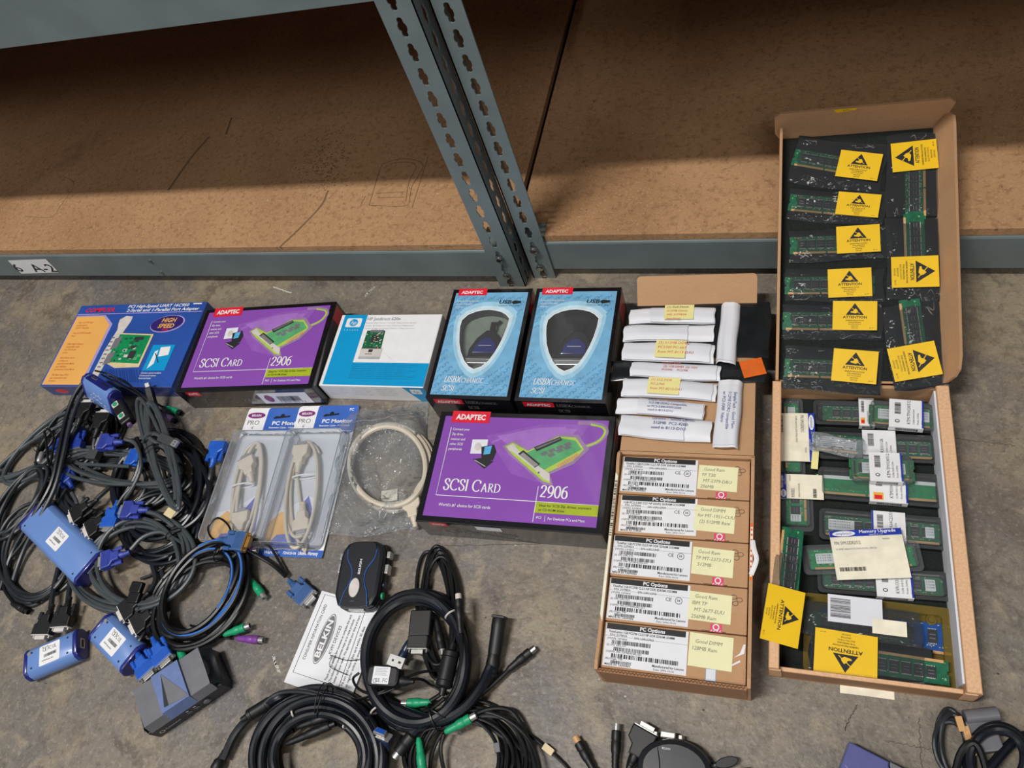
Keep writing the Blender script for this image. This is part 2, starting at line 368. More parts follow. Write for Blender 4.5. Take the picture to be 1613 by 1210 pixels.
GLY = {
 'S': ([[(.42, .72), (.41, .90), (.27, .99), (.12, .93), (.06, .78), (.13, .62), (.30, .48), (.43, .33), (.43, .14), (.30, .01), (.14, .02), (.05, .13), (.04, .28)]], .46, []),
 'C': ([arc(.40, .5, .36, .5, 45, 315, 14), [(.66, .70), (.655, .93)]], .70, []),
 'I': ([[(.10, 0), (.10, 1)]], .20, [(.10, 0), (.10, 1)]),
 'A': ([[(.06, 0), (.33, 1)], [(.33, 1), (.62, 0)], [(.16, .36), (.50, .36)]], .68, [(.06, 0), (.62, 0)]),
 'R': ([[(.12, 0), (.12, 1)], [(.12, .98), (.30, .98), (.46, .88), (.47, .68), (.33, .52), (.12, .50)], [(.27, .50), (.58, .02)]], .60, [(.12, 0), (.06, 1), (.60, 0)]),
 'D': ([[(.12, 0), (.12, 1)], [(.12, .98), (.36, .97), (.60, .80), (.67, .5), (.60, .20), (.36, .03), (.12, .02)]], .72, [(.06, 0), (.06, 1)]),
 'U': ([[(.12, 1), (.12, .30), (.20, .06), (.36, 0), (.52, .06), (.60, .30), (.60, 1)]], .70, [(.12, 1), (.60, 1)]),
 'B': ([[(.12, 0), (.12, 1)], [(.12, .98), (.32, .97), (.44, .86), (.42, .65), (.30, .53), (.12, .52)], [(.30, .52), (.48, .42), (.51, .22), (.38, .04), (.12, .02)]], .54, [(.06, 0), (.06, 1)]),
 'X': ([[(.06, 1), (.62, 0)], [(.60, 1), (.06, 0)]], .66, [(.06, 0), (.62, 0), (.06, 1), (.60, 1)]),
 'H': ([[(.12, 0), (.12, 1)], [(.62, 0), (.62, 1)], [(.12, .52), (.62, .52)]], .74, [(.12, 0), (.62, 0), (.12, 1), (.62, 1)]),
 'N': ([[(.12, 0), (.12, 1)], [(.12, 1), (.62, 0)], [(.62, 0), (.62, 1)]], .74, [(.12, 0), (.08, 1), (.62, 1)]),
 'G': ([arc(.40, .5, .36, .5, 45, 315, 14), [(.66, .70), (.655, .93)], [(.66, .06), (.66, .42)]], .74, [(.64, .42)]),
 'E': ([[(.12, 0), (.12, 1)], [(.12, .98), (.48, .98)], [(.12, .52), (.38, .52)], [(.12, .02), (.52, .02)], [(.48, .98), (.48, .82)], [(.53, .02), (.53, .2)]], .54, [(.06, 0), (.06, 1)]),
 '2': ([[(.06, .72), (.10, .90), (.24, .99), (.39, .91), (.42, .72), (.33, .48), (.16, .22), (.04, .04)], [(.04, .04), (.47, .04)], [(.04, .06), (.46, .06)]], .46, []),
 '9': ([arc(.26, .67, .20, .31, 0, 360, 14), [(.46, .67), (.44, .38), (.32, .12), (.08, -.02)]], .46, []),
 '0': ([arc(.26, .5, .21, .49, 90, 450, 16)], .46, []),
 '6': ([arc(.27, .31, .20, .31, 0, 360, 14), [(.07, .31), (.10, .62), (.22, .88), (.46, 1.0)]], .46, []),
}
# ------------------------------------------------------------------ setting
m = MB(); m.grid(lambda a, b: (-3.6+6.0*a, -1.6+3.5*b, 0), 2, 2, 'concrete'); fl = struct(m.build('floor'))
m = MB(); m.box(-3.6, 1.78, 0, 2.4, 1.82, 2.4, 'light_block_dark'); struct(m.build('light_block_back'))  # added dark panel, unseen, keeps ambient light out of the shelf from behind
# cracks and scrapes lie in the floor's own surface
a = Art(); rnd = random.Random(5)
def wander(p, q, n, amp):
    return [(p.x+(q.x-p.x)*i/n+rnd.uniform(-amp, amp), p.y+(q.y-p.y)*i/n+rnd.uniform(-amp, amp)) for i in range(n+1)]
for (u0, v0, u1, v1, w, mm) in ((1447, 1132, 1452, 1210, .0008, 'crack'), (1395, 1168, 1475, 1182, .0006, 'crack'), (700, 860, 940, 856, .0008, 'crack'),
        (1500, 690, 1600, 702, .0008, 'crack'), (430, 452, 460, 462, .003, 'chalk'), (590, 452, 575, 466, .004, 'chalk'), (430, 1032, 440, 1060, .004, 'chalk'), (1350, 1110, 1330, 1150, .001, 'crack')):
    a.line(wander(P(u0, v0), P(u1, v1), 30, .0012), w, mm, 0)
for k in range(60):
    p = P(rnd.uniform(20, 1600), rnd.uniform(450, 1200)); rr = rnd.uniform(.0006, .0018)
    a.oval(p.x, p.y, rr, rr*.7, rnd.choice(('chalk', 'chalk', 'crack')), 0, n=7)
o = a.build('floor_marks'); o.name = 'trim_1'; struct(o)

# steel racks: slotted angle posts, beams, loose particle boards
Y0, Y1 = .8095, .8285
def slot(w, h):
    o = []
    for x, y in ((.0, .5), (.24, .46), (.33, .36), (.31, .22), (.46, .13), (.50, 0), (.46, -.13), (.31, -.22), (.33, -.36), (.24, -.46), (0, -.5)): o.append((x*w, y*h))
    return o+[(-x, y) for x, y in o[-2:0:-1]]
def slotted(mb, w, hx, z0, ztop, zfirst, pitch, X, m='rack_paint', th=.0022):
    """flange in the local xz plane with real openings every pitch"""
    hole = slot(.0125, .0290); n = len(hole)
    zs = []; z = zfirst
    while z < ztop: zs.append(z); z += pitch
    lo = z0
    for i, z in enumerate(zs):
        hi = z+pitch/2
        ring = []
        for (hx_, hy) in hole:
            a = math.atan2(hy/(pitch), hx_/.05)
            dx, dy = cos(a), sin(a); t = 1e9
            if dx > 1e-6: t = min(t, (w-hx)/dx)
            if dx < -1e-6: t = min(t, -hx/dx)
            if dy > 1e-6: t = min(t, (hi-z)/dy)
            if dy < -1e-6: t = min(t, (z-lo)/-dy)
            ring.append((hx+dx*t, z+dy*t))
        # snap nearest ring points to the four corners
        for c in ((0, lo), (w, lo), (w, hi), (0, hi)):
            k = min(range(n), key=lambda q: (ring[q][0]-c[0])**2+(ring[q][1]-c[1])**2); ring[k] = c
        vs = []
        for y in (0, th): vs += [(p[0], y, p[1]) for p in ring]+[(hx+p[0], y, z+p[1]) for p in hole]
        fs = []
        for k in range(n):
            j = (k+1) % n
            fs += [[k, n+k, n+j, j], [2*n+k, 2*n+j, 3*n+j, 3*n+k], [n+k, 3*n+k, 3*n+j, n+j]]
            fs.append([k, j, 2*n+j, 2*n+k])
        mb.add(vs, fs, m, False, X); lo = hi
def upright(t, x0, w, hx, Y, side, name='upright'):
    m = MB(); slotted(m, w, hx, 0, 1.25, .010, .0372, Matrix.Translation((x0, Y, 0)))
    xs = x0+w-.0022 if side > 0 else x0
    slotted(m, .038, .019, 0, 1.25, .012, .0372, Matrix.Translation((xs, Y, 0)) @ Matrix.Rotation(pi/2, 4, 'Z') @ Matrix.Translation((0, -.0022, 0)))
    up = m.build(name, t, True)
    for z in (.038+.010-.0108, .0744+.010):
        b = MB(); X = frame((x0+hx, Y-.0075, z-.003), (0, 1, 0)); b.lathe([(0, .0045), (.001, .0062), (.004, .0066), (.0075, .0066)], 'steel', 14, X)
        b.build('bolt', t, True, parent=up)
def beam(t, x0, x1, Y, z0, z1):
    m = MB(); out = [(0, z0), (0, z1-.004), (.0015, z1-.001), (.004, z1), (.05, z1), (.05, z1-.003), (.006, z1-.003), (.004, z0+.003), (.03, z0+.003), (.03, z0)]
    X = Matrix(((0, 0, 1, 0), (1, 0, 0, 0), (0, 1, 0, 0), (0, 0, 0, 1)))
    m.prism([(Y+p[0], p[1]) for p in out], x0, x1, 'rack_paint', 0, X)
    return m.build('shelf_beam', t, True)
lr = T('storage_rack', 'grey green steel rack bay with the 6 A-2 location label, left of the joint', 'rack', (-1.9, Y0, 0))
upright(lr, -.487, .0500, .0225, Y0, 1)
beam(lr, -3.4, -.440, Y0+.0035, .025, .095); ub = beam(lr, -3.4, -.440, Y0+.0035, .568, .645)
a = Art(plane((0, Y0+.0035, 0), (1, 0, 0), (0, 0, 1)))
c = [PY(u, v, Y0+.0035) for u, v in ((12, 410), (72, 408), (93, 429), (34, 431))]
a.poly([(p.x, p.z) for p in c], 'white', 1)
ex = (c[1]-c[0]).length; o0 = (c[3].x+.022, c[3].z+.012)
a.text('6', c[3].x+.000, c[3].z+.008, .027, 'ink', 3, sh=-.0, sx=1.15, bold=.006); a.text('A-2', c[3].x+.050, c[3].z+.007, .027, 'ink', 3, sx=1.2, bold=.006)
for u, v in ((236, 411), (254, 429)):
    p = PY(u, v, Y0+.0035); b = MB(); b.lathe([(0, .0042), (.002, .0042), (.003, .003)], 'steel', 10, frame((p.x, Y0+.0036, p.z), (0, -1, 0))); b.build('rivet', lr, True)
a.build('location_label', lr, True, label='white label reading 6 A-2')
rr_ = T('storage_rack', 'grey green steel rack bay right of the joint, behind the open memory carton', 'rack', (.4, Y1, 0))
upright(rr_, -.4265, .0415, .0205, Y1, -1)
beam(rr_, -.424, 2.2, Y1+.0035, .022, .092); beam(rr_, -.424, 2.2, Y1+.0035, .568, .645)
def board(x0, x1, y0, z1, label, nx=None, ny=.855):
    # a notch at the corner clears the steel post
    out = [(x0, y0), (nx, y0), (nx, ny), (x1, ny), (x1, 1.76), (x0, 1.76)] if nx < x1-.02 and nx > -.6 and x0 < -1 else [(x0, ny), (nx, ny), (nx, y0), (x1, y0), (x1, 1.76), (x0, 1.76)]
    m = MB(); m.prism(out, z1-.015, z1, 'particle_board', .0006); o = m.build('shelf_board')
    o['label'] = label; o['category'] = 'board'; return o
bl = board(-3.4, -.4425, Y0+.006, .1105, 'brown particle board lying on the lower beam of the left rack bay', -.489)
br = board(-.4335, 2.2, Y1+.006, .1075, 'brown particle board lying on the lower beam of the right rack bay', -.383, .875)
board(-3.4, -.4425, Y0+.006, .6612, 'particle board on the raised upper beam of the left bay, cut off by the frame', -.489); board(-.4335, 2.2, Y1+.006, .6612, 'particle board on the raised upper beam of the right bay, out of the frame', -.383, .875)
# pencil outlines and scuffs left on the board
zb = .1105; a = Art(Matrix.Translation((0, 0, zb)))
def onb(px): return [(p.x, p.y) for p in [P(500+u/2.52, v/2.52, zb) for u, v in px]]
def sm(px): return [(p.x, p.y) for p in catmull([Vector((x, y, 0)) for x, y in onb(px)], 4)]
for px, w in (([(205, 815), (250, 670), (275, 645), (340, 630), (400, 640), (420, 660), (400, 700), (375, 740), (365, 790), (345, 818), (205, 815)], .0016),
              ([(265, 670), (300, 648), (370, 645), (392, 665), (365, 720), (350, 800)], .0014), ([(232, 768), (345, 762)], .0012), ([(240, 785), (345, 783)], .0012), ([(440, 620), (375, 825)], .0016), ([(190, 780), (170, 820)], .0014)):
    a.line(sm(px), w, 'pencil', 0)
def onb2(px): return [(p.x, p.y) for p in catmull([P(u, v, zb) for u, v in px], 4)]
for px, w in (([(517, 300), (505, 325), (470, 362), (440, 390)], .004), ([(330, 215), (300, 250), (265, 300)], .006), ([(365, 185), (356, 212)], .005), ([(100, 278), (117, 290), (95, 325), (80, 342), (40, 341)], .0012)):
    a.line(onb2(px), w, 'pencil', 0)
rnd = random.Random(12)
for k in range(26):
    p = P(rnd.uniform(10, 760), rnd.uniform(300, 388), zb); a.oval(p.x, p.y, rnd.uniform(.001, .0022), .0012, 'chalk', 0, n=6)
for k in range(260):
    p = P(rnd.gauss(512, 24), rnd.gauss(252, 26), zb); a.oval(p.x, p.y, rnd.uniform(.0008, .0026), .0014, 'pencil', 0, n=6)
o = a.build('pencil_marks', None); o.parent = bl
# ------------------------------------------------------------------ printed cartons
def carton(name, label, cat, px, z, body, group=None, dx=0, dy=0, w=None, h=None, bev=.0012, top=True):
    c, rz, w0, h0 = fit(px, z); w = w or w0; h = h or h0
    t = T(name, label, cat, (c.x+dx, c.y+dy, 0), rz, group)
    if top:
        m = MB(); m.rbox(-w/2, -h/2, 0, w/2, h/2, z, body, .001, bev); t.body = m.build('carton', t)
    t.w, t.h, t.z = w, h, z
    t.top = Matrix.Translation((-w/2, -h/2, z)); t.front = plane((-w/2, -h/2, 0), (1, 0, 0), (0, 0, 1))
    t.right = plane((w/2, -h/2, 0), (0, 1, 0), (0, 0, 1))
    return t
class Fr:
    """fractions of a face, y measured downwards from its top edge"""
    def __init__(s, a, w, h): s.a, s.w, s.h = a, w, h
    def p(s, x, y): return (x*s.w, (1-y)*s.h)
    def rect(s, x0, y0, x1, y1, m, l=1, r=0): s.a.rect(x0*s.w, (1-y1)*s.h, x1*s.w, (1-y0)*s.h, m, l, r)
    def poly(s, pts, m, l=1): s.a.poly([s.p(*q) for q in pts], m, l)
    def line(s, pts, w, m, l=2): s.a.line([s.p(*q) for q in pts], w, m, l)
    def curve(s, pts, w, m, l=2): s.a.line([(q.x, q.y) for q in catmull([Vector(s.p(*q)+(0,)) for q in pts], 6)], w, m, l)
    def text(s, t, x, y, h, m, **k):
        if 'fw' in k:
            q = k.pop('fw'); k['fitw'] = q*s.w if q else None
        s.a.text(t, x*s.w, (1-y)*s.h, h*s.h, m, **k)
    def serif(s, t, x, y, h, m, **k): return s.a.serif(t, x*s.w, (1-y)*s.h, h*s.h, m, **k)
    def oval(s, x, y, a, b, m, l=1, rot=0): s.a.oval(x*s.w, (1-y)*s.h, a*s.w, b*s.h, m, l, rot)
def hull_grow(pts, k, c):
    return [(c[0]+(x-c[0])*k, c[1]+(y-c[1])*k) for x, y in pts]

def scsi_box(label, px, dy=0, sticker=False, dx=0):
    t = carton('adapter_card_box', label, 'box', px, .060, 'box_black', 'purple adapter card boxes', w=.280, h=.184, dy=dy, dx=dx)
    a = Art(t.top); F = Fr(a, t.w, t.h)
    F.rect(.035, .045, .965, .95, 'purple', 0)
    F.poly([(.30, .22), (.62, .09), (.86, .09), (.80, .30), (.66, .62), (.48, .55)], 'purple_md', 1)
    F.poly([(.36, .22), (.60, .13), (.80, .13), (.74, .30), (.62, .42), (.46, .32)], 'purple_lt', 2)
    F.rect(.075, -.005, .30, .105, 'red', 3); F.text('ADAPTEC', .1, .075, .048, 'white', l=4, bold=.035, fw=.175)
    F.line([(.085, .155), (.085, .77), (.965, .775)], .0011, 'white', 4)
    for i, r in enumerate(('Connect your', 'Zip drive,', 'scanner and', 'other SCSI', 'peripherals')): F.text(r, .098, .18+i*.046, .022, 'white', l=4, bold=.01, sx=.85)
    # little picture: pale storage plate with a black computer
    F.poly([(.225, .26), (.315, .255), (.32, .385), (.228, .39)], 'paper_shade', 3); F.oval(.265, .325, .02, .035, 'silver_pt', 4)
    F.poly([(.285, .325), (.355, .30), (.375, .36), (.365, .44), (.30, .44)], 'ink', 4); F.poly([(.305, .325), (.345, .31), (.342, .385), (.305, .395)], 'sky_pt', 5)
    F.poly([(.25, .44), (.30, .425), (.37, .45), (.325, .52)], 'ink', 5); F.line([(.26, .445), (.33, .50)], .001, 'silver_pt', 6)
    # picture of the card in a lime glow
    F.curve([(.34, .28), (.48, .18), (.62, .135), (.74, .125)], .003, 'purple_lt', 2.5)
    F.curve([(.82, .31), (.92, .24), (.958, .16), (.94, .10), (.87, .075), (.80, .075)], .0065, 'lime_mist', 2.6); F.curve([(.82, .31), (.915, .24), (.95, .16), (.935, .11), (.87, .085)], .0032, 'lime_glow', 2.8)
    F.poly([(.405, .31), (.46, .255), (.56, .325), (.70, .185), (.81, .18), (.88, .31), (.81, .44), (.69, .54), (.72, .64), (.66, .625), (.54, .485), (.45, .385)], 'lime_mist', 3.2)
    F.poly([(.42, .312), (.46, .274), (.55, .345), (.705, .203), (.80, .208), (.852, .31), (.80, .415), (.675, .525), (.70, .615), (.66, .60), (.54, .465), (.46, .37)], 'lime_glow', 3.6)
    F.poly([(.535, .37), (.71, .215), (.80, .235), (.84, .31), (.65, .51)], 'pcb_lt', 4)
    F.poly([(.58, .31), (.715, .205), (.73, .235), (.60, .345)], 'chip', 5); F.poly([(.59, .315), (.715, .218), (.72, .225), (.6, .325)], 'ink_grey', 6)
    for (x, y) in ((.62, .36), (.66, .33), (.70, .30), (.74, .27), (.70, .33), (.74, .30), (.66, .37)): F.poly([(x, y), (x+.03, y-.022), (x+.045, y), (x+.015, y+.024)], 'ink_grey', 5)
    F.poly([(.715, .46), (.82, .345), (.835, .365), (.73, .485)], 'gold_flat', 5)
    for k in range(9): F.line([(.725+.011*k, .462-.0128*k), (.735+.011*k, .476-.0128*k)], .0005, 'pcb_lt', 6)
    F.poly([(.43, .315), (.465, .285), (.50, .345), (.62, .47), (.69, .535), (.695, .60), (.665, .585), (.60, .50), (.475, .365), (.445, .345)], 'silver_pt', 6)
    F.poly([(.50, .375), (.525, .34), (.63, .455), (.605, .49)], 'chip', 7); F.poly([(.51, .385), (.527, .36), (.62, .462), (.60, .485)], 'silver', 8); F.oval(.63, .53, .006, .009, 'ink_grey', 7)
    F.serif('SCSI Card', .118, .72, .098, 'white', l=4); F.serif('2906', .655, .735, .10, 'white', l=4)
    F.line([(.64, .645), (.64, .94)], .0010, 'white', 4)
    F.text("World's #1 choice for SCSI cards", .112, .86, .024, 'white', l=4, bold=.012, fw=.29)
    F.rect(.642, .775, .965, .865, 'lime', 4); F.text('Ideal for SCSI Zip drives, scanners', .66, .812, .02, 'ink', l=5, bold=.012, fw=.27); F.text('or CD-ROM drives', .66, .848, .02, 'ink', l=5, bold=.012, fw=.135)
    F.text('PCI', .655, .912, .02, 'white', l=4, bold=.015); F.line([(.70, .88), (.70, .93)], .0006, 'white', 4); F.text('For Desktop PCs and Macs', .715, .915, .02, 'white', l=4, bold=.012, fw=.19)
    a.build('printed_cover', t, label='purple printed cover with green card picture')
    b = Art(t.front); G = Fr(b, t.w, t.z)
    G.rect(.012, .04, .988, .97, 'box_side', 0); G.rect(.075, .0, .175, .24, 'red', 1); G.text('ADAPTEC', .088, .17, .10, 'white', l=2, bold=.03, fw=.075)
    G.serif('SCSI Card', .13, .66, .20, 'ink_grey', l=1, gap=.12); b.line([G.p(.42, .36), G.p(.42, .74)], .0006, 'ink_grey', 1); G.serif('2906', .44, .66, .20, 'ink_grey', l=1)
    b.build('printed_edge', t)
    b = Art(t.right); G = Fr(b, t.h, t.z); G.rect(.01, .04, .99, .97, 'box_side', 0); G.rect(.80, .05, .96, .6, 'red', 1); b.build('printed_edge', t)
    if sticker:
        b = Art(t.front); G = Fr(b, t.w, t.z); G.rect(.33, .06, .47, .30, 'paper', 3); b.build('price_sticker', t)
    else:
        b = Art(t.front); G = Fr(b, t.w, t.z); G.rect(.58, .18, .93, .80, 'paper_shade', 3)
        b.bars(.70*t.w, .34*t.z, .86*t.w, .62*t.z, 'ink', 3, 4); G.oval(.64, .5, .03, .2, 'belkin_plum', 4); G.text('0 4160 1500 6 2', .70, .76, .09, 'ink', l=4, res=1); b.build('barcode_sticker', t, label='white barcode sticker')
    # glossy shrink-wrap with a crimped seam down the left edge
    m = MB(); rnd = random.Random(int(px[0][0]))
    for k in range(34):
        y = -t.h/2+t.h*k/34; m.tube([(-t.w/2-.0004, y, .004+rnd.random()*.02), (-t.w/2-.0009, y+rnd.uniform(-.003, .003), .03), (-t.w/2-.0002, y, .0595)], .0004, 'silver' if k % 3 == 0 else 'box_side', 4, spl=False)
    m.build('wrap_seam', t)
    return t
scsi_box('shrink-wrapped purple card box at left beside the blue and orange box', [(327, 488), (530, 474.4), (491, 612), (274, 618)])
scsi_box('shrink-wrapped purple card box nearer the camera, in front of the two light blue boxes', [(695, 640), (971, 647), (951, 835), (658.5, 813.5)], dy=-.008, sticker=True)

SH = [(.21, .30), (.27, .25), (.36, .22), (.44, .207), (.52, .203), (.60, .21), (.68, .225), (.74, .25), (.79, .285), (.785, .36), (.765, .45), (.735, .53), (.70, .60), (.65, .67), (.58, .72), (.5, .745), (.43, .72), (.36, .67), (.29, .59), (.245, .51), (.22, .43), (.205, .36)]
def ring_to_rect(inner, x0, y0, x1, y1):
    cx = sum(p[0] for p in inner)/len(inner); cy = sum(p[1] for p in inner)/len(inner); out = []
    for x, y in inner:
        dx, dy = x-cx, y-cy; t = 1e9
        if dx > 1e-9: t = min(t, (x1-cx)/dx)
        if dx < -1e-9: t = min(t, (x0-cx)/dx)
        if dy > 1e-9: t = min(t, (y1-cy)/dy)
        if dy < -1e-9: t = min(t, (y0-cy)/dy)
        out.append((cx+dx*t, cy+dy*t))
    for c in ((x0, y0), (x1, y0), (x1, y1), (x0, y1)):
        k = min(range(len(out)), key=lambda q: (out[q][0]-c[0])**2+(out[q][1]-c[1])**2); out[k] = c
    return out
def usb_box(label, px, dark):
    t = carton('usb_adapter_box', label, 'box', px, .070, 'box_black', 'light blue adapter boxes with shield windows', w=.1425, h=.215, top=False)
    w, h, z = t.w, t.h, t.z; rec = .020
    sh = [(x*w-w/2, (1-y)*h-h/2) for x, y in SH]; n = len(sh)
    m = MB(); m.rbox(-w/2, -h/2, 0, w/2, h/2, z-rec, 'box_black', 0, 0)
    oc = ring_to_rect(sh, -w/2, -h/2, w/2, h/2)
    vs = [(p[0], p[1], z) for p in oc]+[(p[0], p[1], z) for p in sh]+[(p[0], p[1], z-rec) for p in sh]+[(p[0], p[1], z-rec) for p in oc]
    fs = []
    for k in range(n):
        j = (k+1) % n; fs += [[k, n+k, n+j, j][::-1], [n+k, 2*n+k, 2*n+j, n+j][::-1], [k, j, 3*n+j, 3*n+k][::-1]]
    m.add(vs, fs, 'box_black'); t.body = m.build('carton', t)
    a = Art(t.top); F = Fr(a, w, h)
    def ring(inner, outer, mm, l):
        zz = a.z(l); vs = [(p[0], p[1], zz) for p in outer]+[(p[0], p[1], zz) for p in inner]
        a.add(vs, [[k, (k+1) % n, n+(k+1) % n, n+k] for k in range(n)], mm, False, a.X)
    shp = [(x*w, (1-y)*h) for x, y in SH]; c = (.5*w, .53*h)
    ring(shp, ring_to_rect(shp, .045*w, .03*h, .955*w, .965*h), 'usb_blue', 0)
    ring(shp, hull_grow(shp, 1.30, c), 'glow_mid', 1); ring(shp, hull_grow(shp, 1.15, c), 'glow_pale', 2); ring(shp, hull_grow(shp, 1.03, c), 'white', 3)
    rnd = random.Random(4)
    def zig(x, y, s, v):
        pts = [(0, 0), (0, .35), (.5, .65), (.5, 1)] if v else [(0, 0), (.35, 0), (.65, .5), (1, .5), (1, 0)]
        F.line([(x+a_*s*.055, y-b_*s*.036) for a_, b_ in pts], .0011, 'usb_blue_dk', 1)
    for i in range(16):
        for j in range(25):
            x = .06+i*.058; y = .965-j*.0375
            d = ((x-.5)/.46)**2+((y-.47)/.36)**2
            if d > 1.0 and x < .90 and y > .08: zig(x, y, .95, (i+j) % 2)
    F.rect(.075, -.004, .44, .062, 'red', 3); F.text('ADAPTEC', .115, .045, .027, 'white', l=4, bold=.035, fw=.27)
    for i, r in enumerate(('Connect SCSI peripherals', 'to your USB-ready', 'computer')): F.text(r, .08, .125+i*.027, .014, 'white', l=4, bold=.01, sx=.9)
    F.text('USB', .62, .145, .034, 'ink', l=4, sh=.2, bold=.015, fw=.15); F.poly([(.775, .13), (.81, .115), (.86, .12), (.86, .145), (.80, .15)], 'ink', 4); F.rect(.86, .12, .89, .142, 'ink', 4); F.text('UNIVERSAL SERIAL BUS', .62, .168, .008, 'ink', l=4, res=1, fw=.25)
    F.serif('USBXchange', .17, .862, .05, 'white', l=4, sh=.22, gap=.09); F.line([(.17, .885), (.83, .885)], .0005, 'glow_mid', 3); F.serif('SCSI', .17, .935, .044, 'white', l=4, sh=.22)
    a.build('printed_cover', t, label='light blue printed cover with a shield window')
    # moulded inner tray and the adapter seen through the window
    m = MB(); m.rbox(-w*.36, -h*.29, z-rec, w*.36, h*.33, z-rec+.002, 'box_side' if dark else 'tray_grey'); m.build('inner_tray', t)
    m = MB(); X = Matrix.Translation((.008, -.010, z-rec+.002)) @ Matrix.Scale(1.12, 4)
    m.prism([(-.026, -.016), (.026, -.016), (.027, .0), (.020, .020), (.008, .034), (-.004, .034), (-.017, .020), (-.026, 0)], 0, .011, 'plug_black', .003, X, True)
    m.prism([(-.018, -.008), (.018, -.008), (.016, .008), (.006, .018), (-.003, .018), (-.014, .008)], 0.011, .0135, 'unit_navy', .001, X, True)
    m.tube([(.008, .022, z-rec+.008), (.012, .036, z-rec+.008), (.022, .05, z-rec+.006)], .003, 'plug_black')
    ad = m.build('adapter', t); m = MB(); m.rbox(-.027, -.025, .001, .027, -.016, .012, 'silver', .001, .001, X); m.rbox(-.03, -.018, .0, .03, -.0155, .013, 'steel', 0, 0, X); m.build('connector_shell', t, parent=ad); m = MB(); m.rbox(-.010, .004, .0135, .010, .0048, .0138, 'white', 0, 0, X); m.build('white_mark', t, parent=ad)
    m = MB(); m.box(.008, .03, z-rec+.002, .018, .045, z-rec+.012, 'box_side'); m.build('blister_insert', t)
    m = MB(); m.add([(p[0], p[1], z-.0015) for p in sh], [list(range(n))], 'clamshell'); m.build('window_film', t)
    b = Art(t.front); G = Fr(b, w, z); G.rect(.085, .03, .43, .24, 'red', 1); G.text('ADAPTEC', .12, .20, .10, 'white', l=2, bold=.03, fw=.27); G.serif('USBXchange', .46, .21, .12, 'ink_grey', l=1); G.serif('SCSI', .46, .45, .12, 'ink_grey', l=1); b.build('printed_edge', t)
    b = Art(t.right); G = Fr(b, h, z); G.rect(.80, .03, .97, .72, 'red', 1); G.rect(.20, .1, .74, .8, 'box_side', 1); b.build('printed_edge', t)  # red label print, plus a greyer patch painted as the side's reflection
    return t
usb_box('light blue adapter box with shield window, left one of the pair', [(714, 457), (838, 455.4), (805.3, 630), (670.5, 626)], False)
usb_box('light blue adapter box with shield window, right one beside the folded papers', [(845.6, 453), (980, 452), (955.7, 637), (807.5, 633)], True)

# white and cyan print server box
t = carton('print_server_box', 'white and cyan print server box between the purple box and light blue box', 'box', [(537, 496), (703, 495), (669, 611), (505.6, 607.3)], .047, 'white', w=.198, h=.149, dx=-.003)
a = Art(t.top); F = Fr(a, t.w, t.h)
F.rect(.035, .004, .265, .985, 'cyan', 0); F.rect(.265, .68, .997, .985, 'cyan', 0)
F.rect(.07, .055, .225, .185, 'white', 1, .003); F.oval(.147, .12, .042, .052, 'cyan', 2); F.text('hp', .147, .145, .055, 'white', l=3, al='c', sh=.25)
for i, ch in enumerate('invent'): F.text(ch, .075+.026*i, .235, .022, 'white', l=1, bold=.01)
F.text('HP Jetdirect 620n', .275, .085, .042, 'ink_grey', fw=.33, l=1)

for i, r in enumerate(('Internal Print Server / Serveur d\'impression interne', 'Server di Stampa Interno / Internet Printserver', 'Servidor de Impresión Interno / Servidor de Impressão Interno')): F.text(r, .275, .132+i*.04, .018, 'ink_faint', fw=.50-.02*(i == 1), l=1, res=1)
F.poly([(.31, .235), (.49, .235), (.50, .48), (.31, .48)], 'pcb_dk', 1); F.rect(.345, .225, .475, .26, 'ink_grey', 2); F.rect(.375, .30, .45, .40, 'chip', 2); rnd = random.Random(3)
for k in range(46): x, y = rnd.uniform(.315, .485), rnd.uniform(.26, .47); F.rect(x, y, x+.012, y+.014, rnd.choice(('silver_pt', 'gold_flat', 'chip', 'pcb_lt')), 3)
F.rect(.305, .48, .515, .60, 'silver_pt', 2); F.rect(.305, .60, .515, .635, 'ink_faint', 3); F.rect(.385, .50, .425, .54, 'chip', 3); F.rect(.31, .48, .50, .49, 'chip', 3); F.rect(.36, .56, .43, .57, 'ink_grey', 3)
for i in range(8): F.text('Ethernet print server for network printers and shared devices'[:60-3*(i % 3)], .275, .715+.026*i, .013, 'teal_ink', fw=.62-.05*(i % 3), l=1, res=1)
a.build('printed_cover', t, label='white and cyan printed cover')
b = Art(t.front); G = Fr(b, t.w, t.z); G.poly([(.80, 0), (1, 0), (1, 1), (.90, 1)], 'cyan', 0); G.rect(.86, .12, .96, .45, 'white', 1, .002); G.text('hp', .91, .36, .16, 'cyan', al='c', l=2, sh=.2)
for i in range(4):
    for j in range(3): G.text('Network print server for every office', .06+.24*j, .2+.14*i, .055, 'ink_faint', fw=.18-.03*((i+j) % 2), l=1, res=1)
b.build('printed_edge', t)

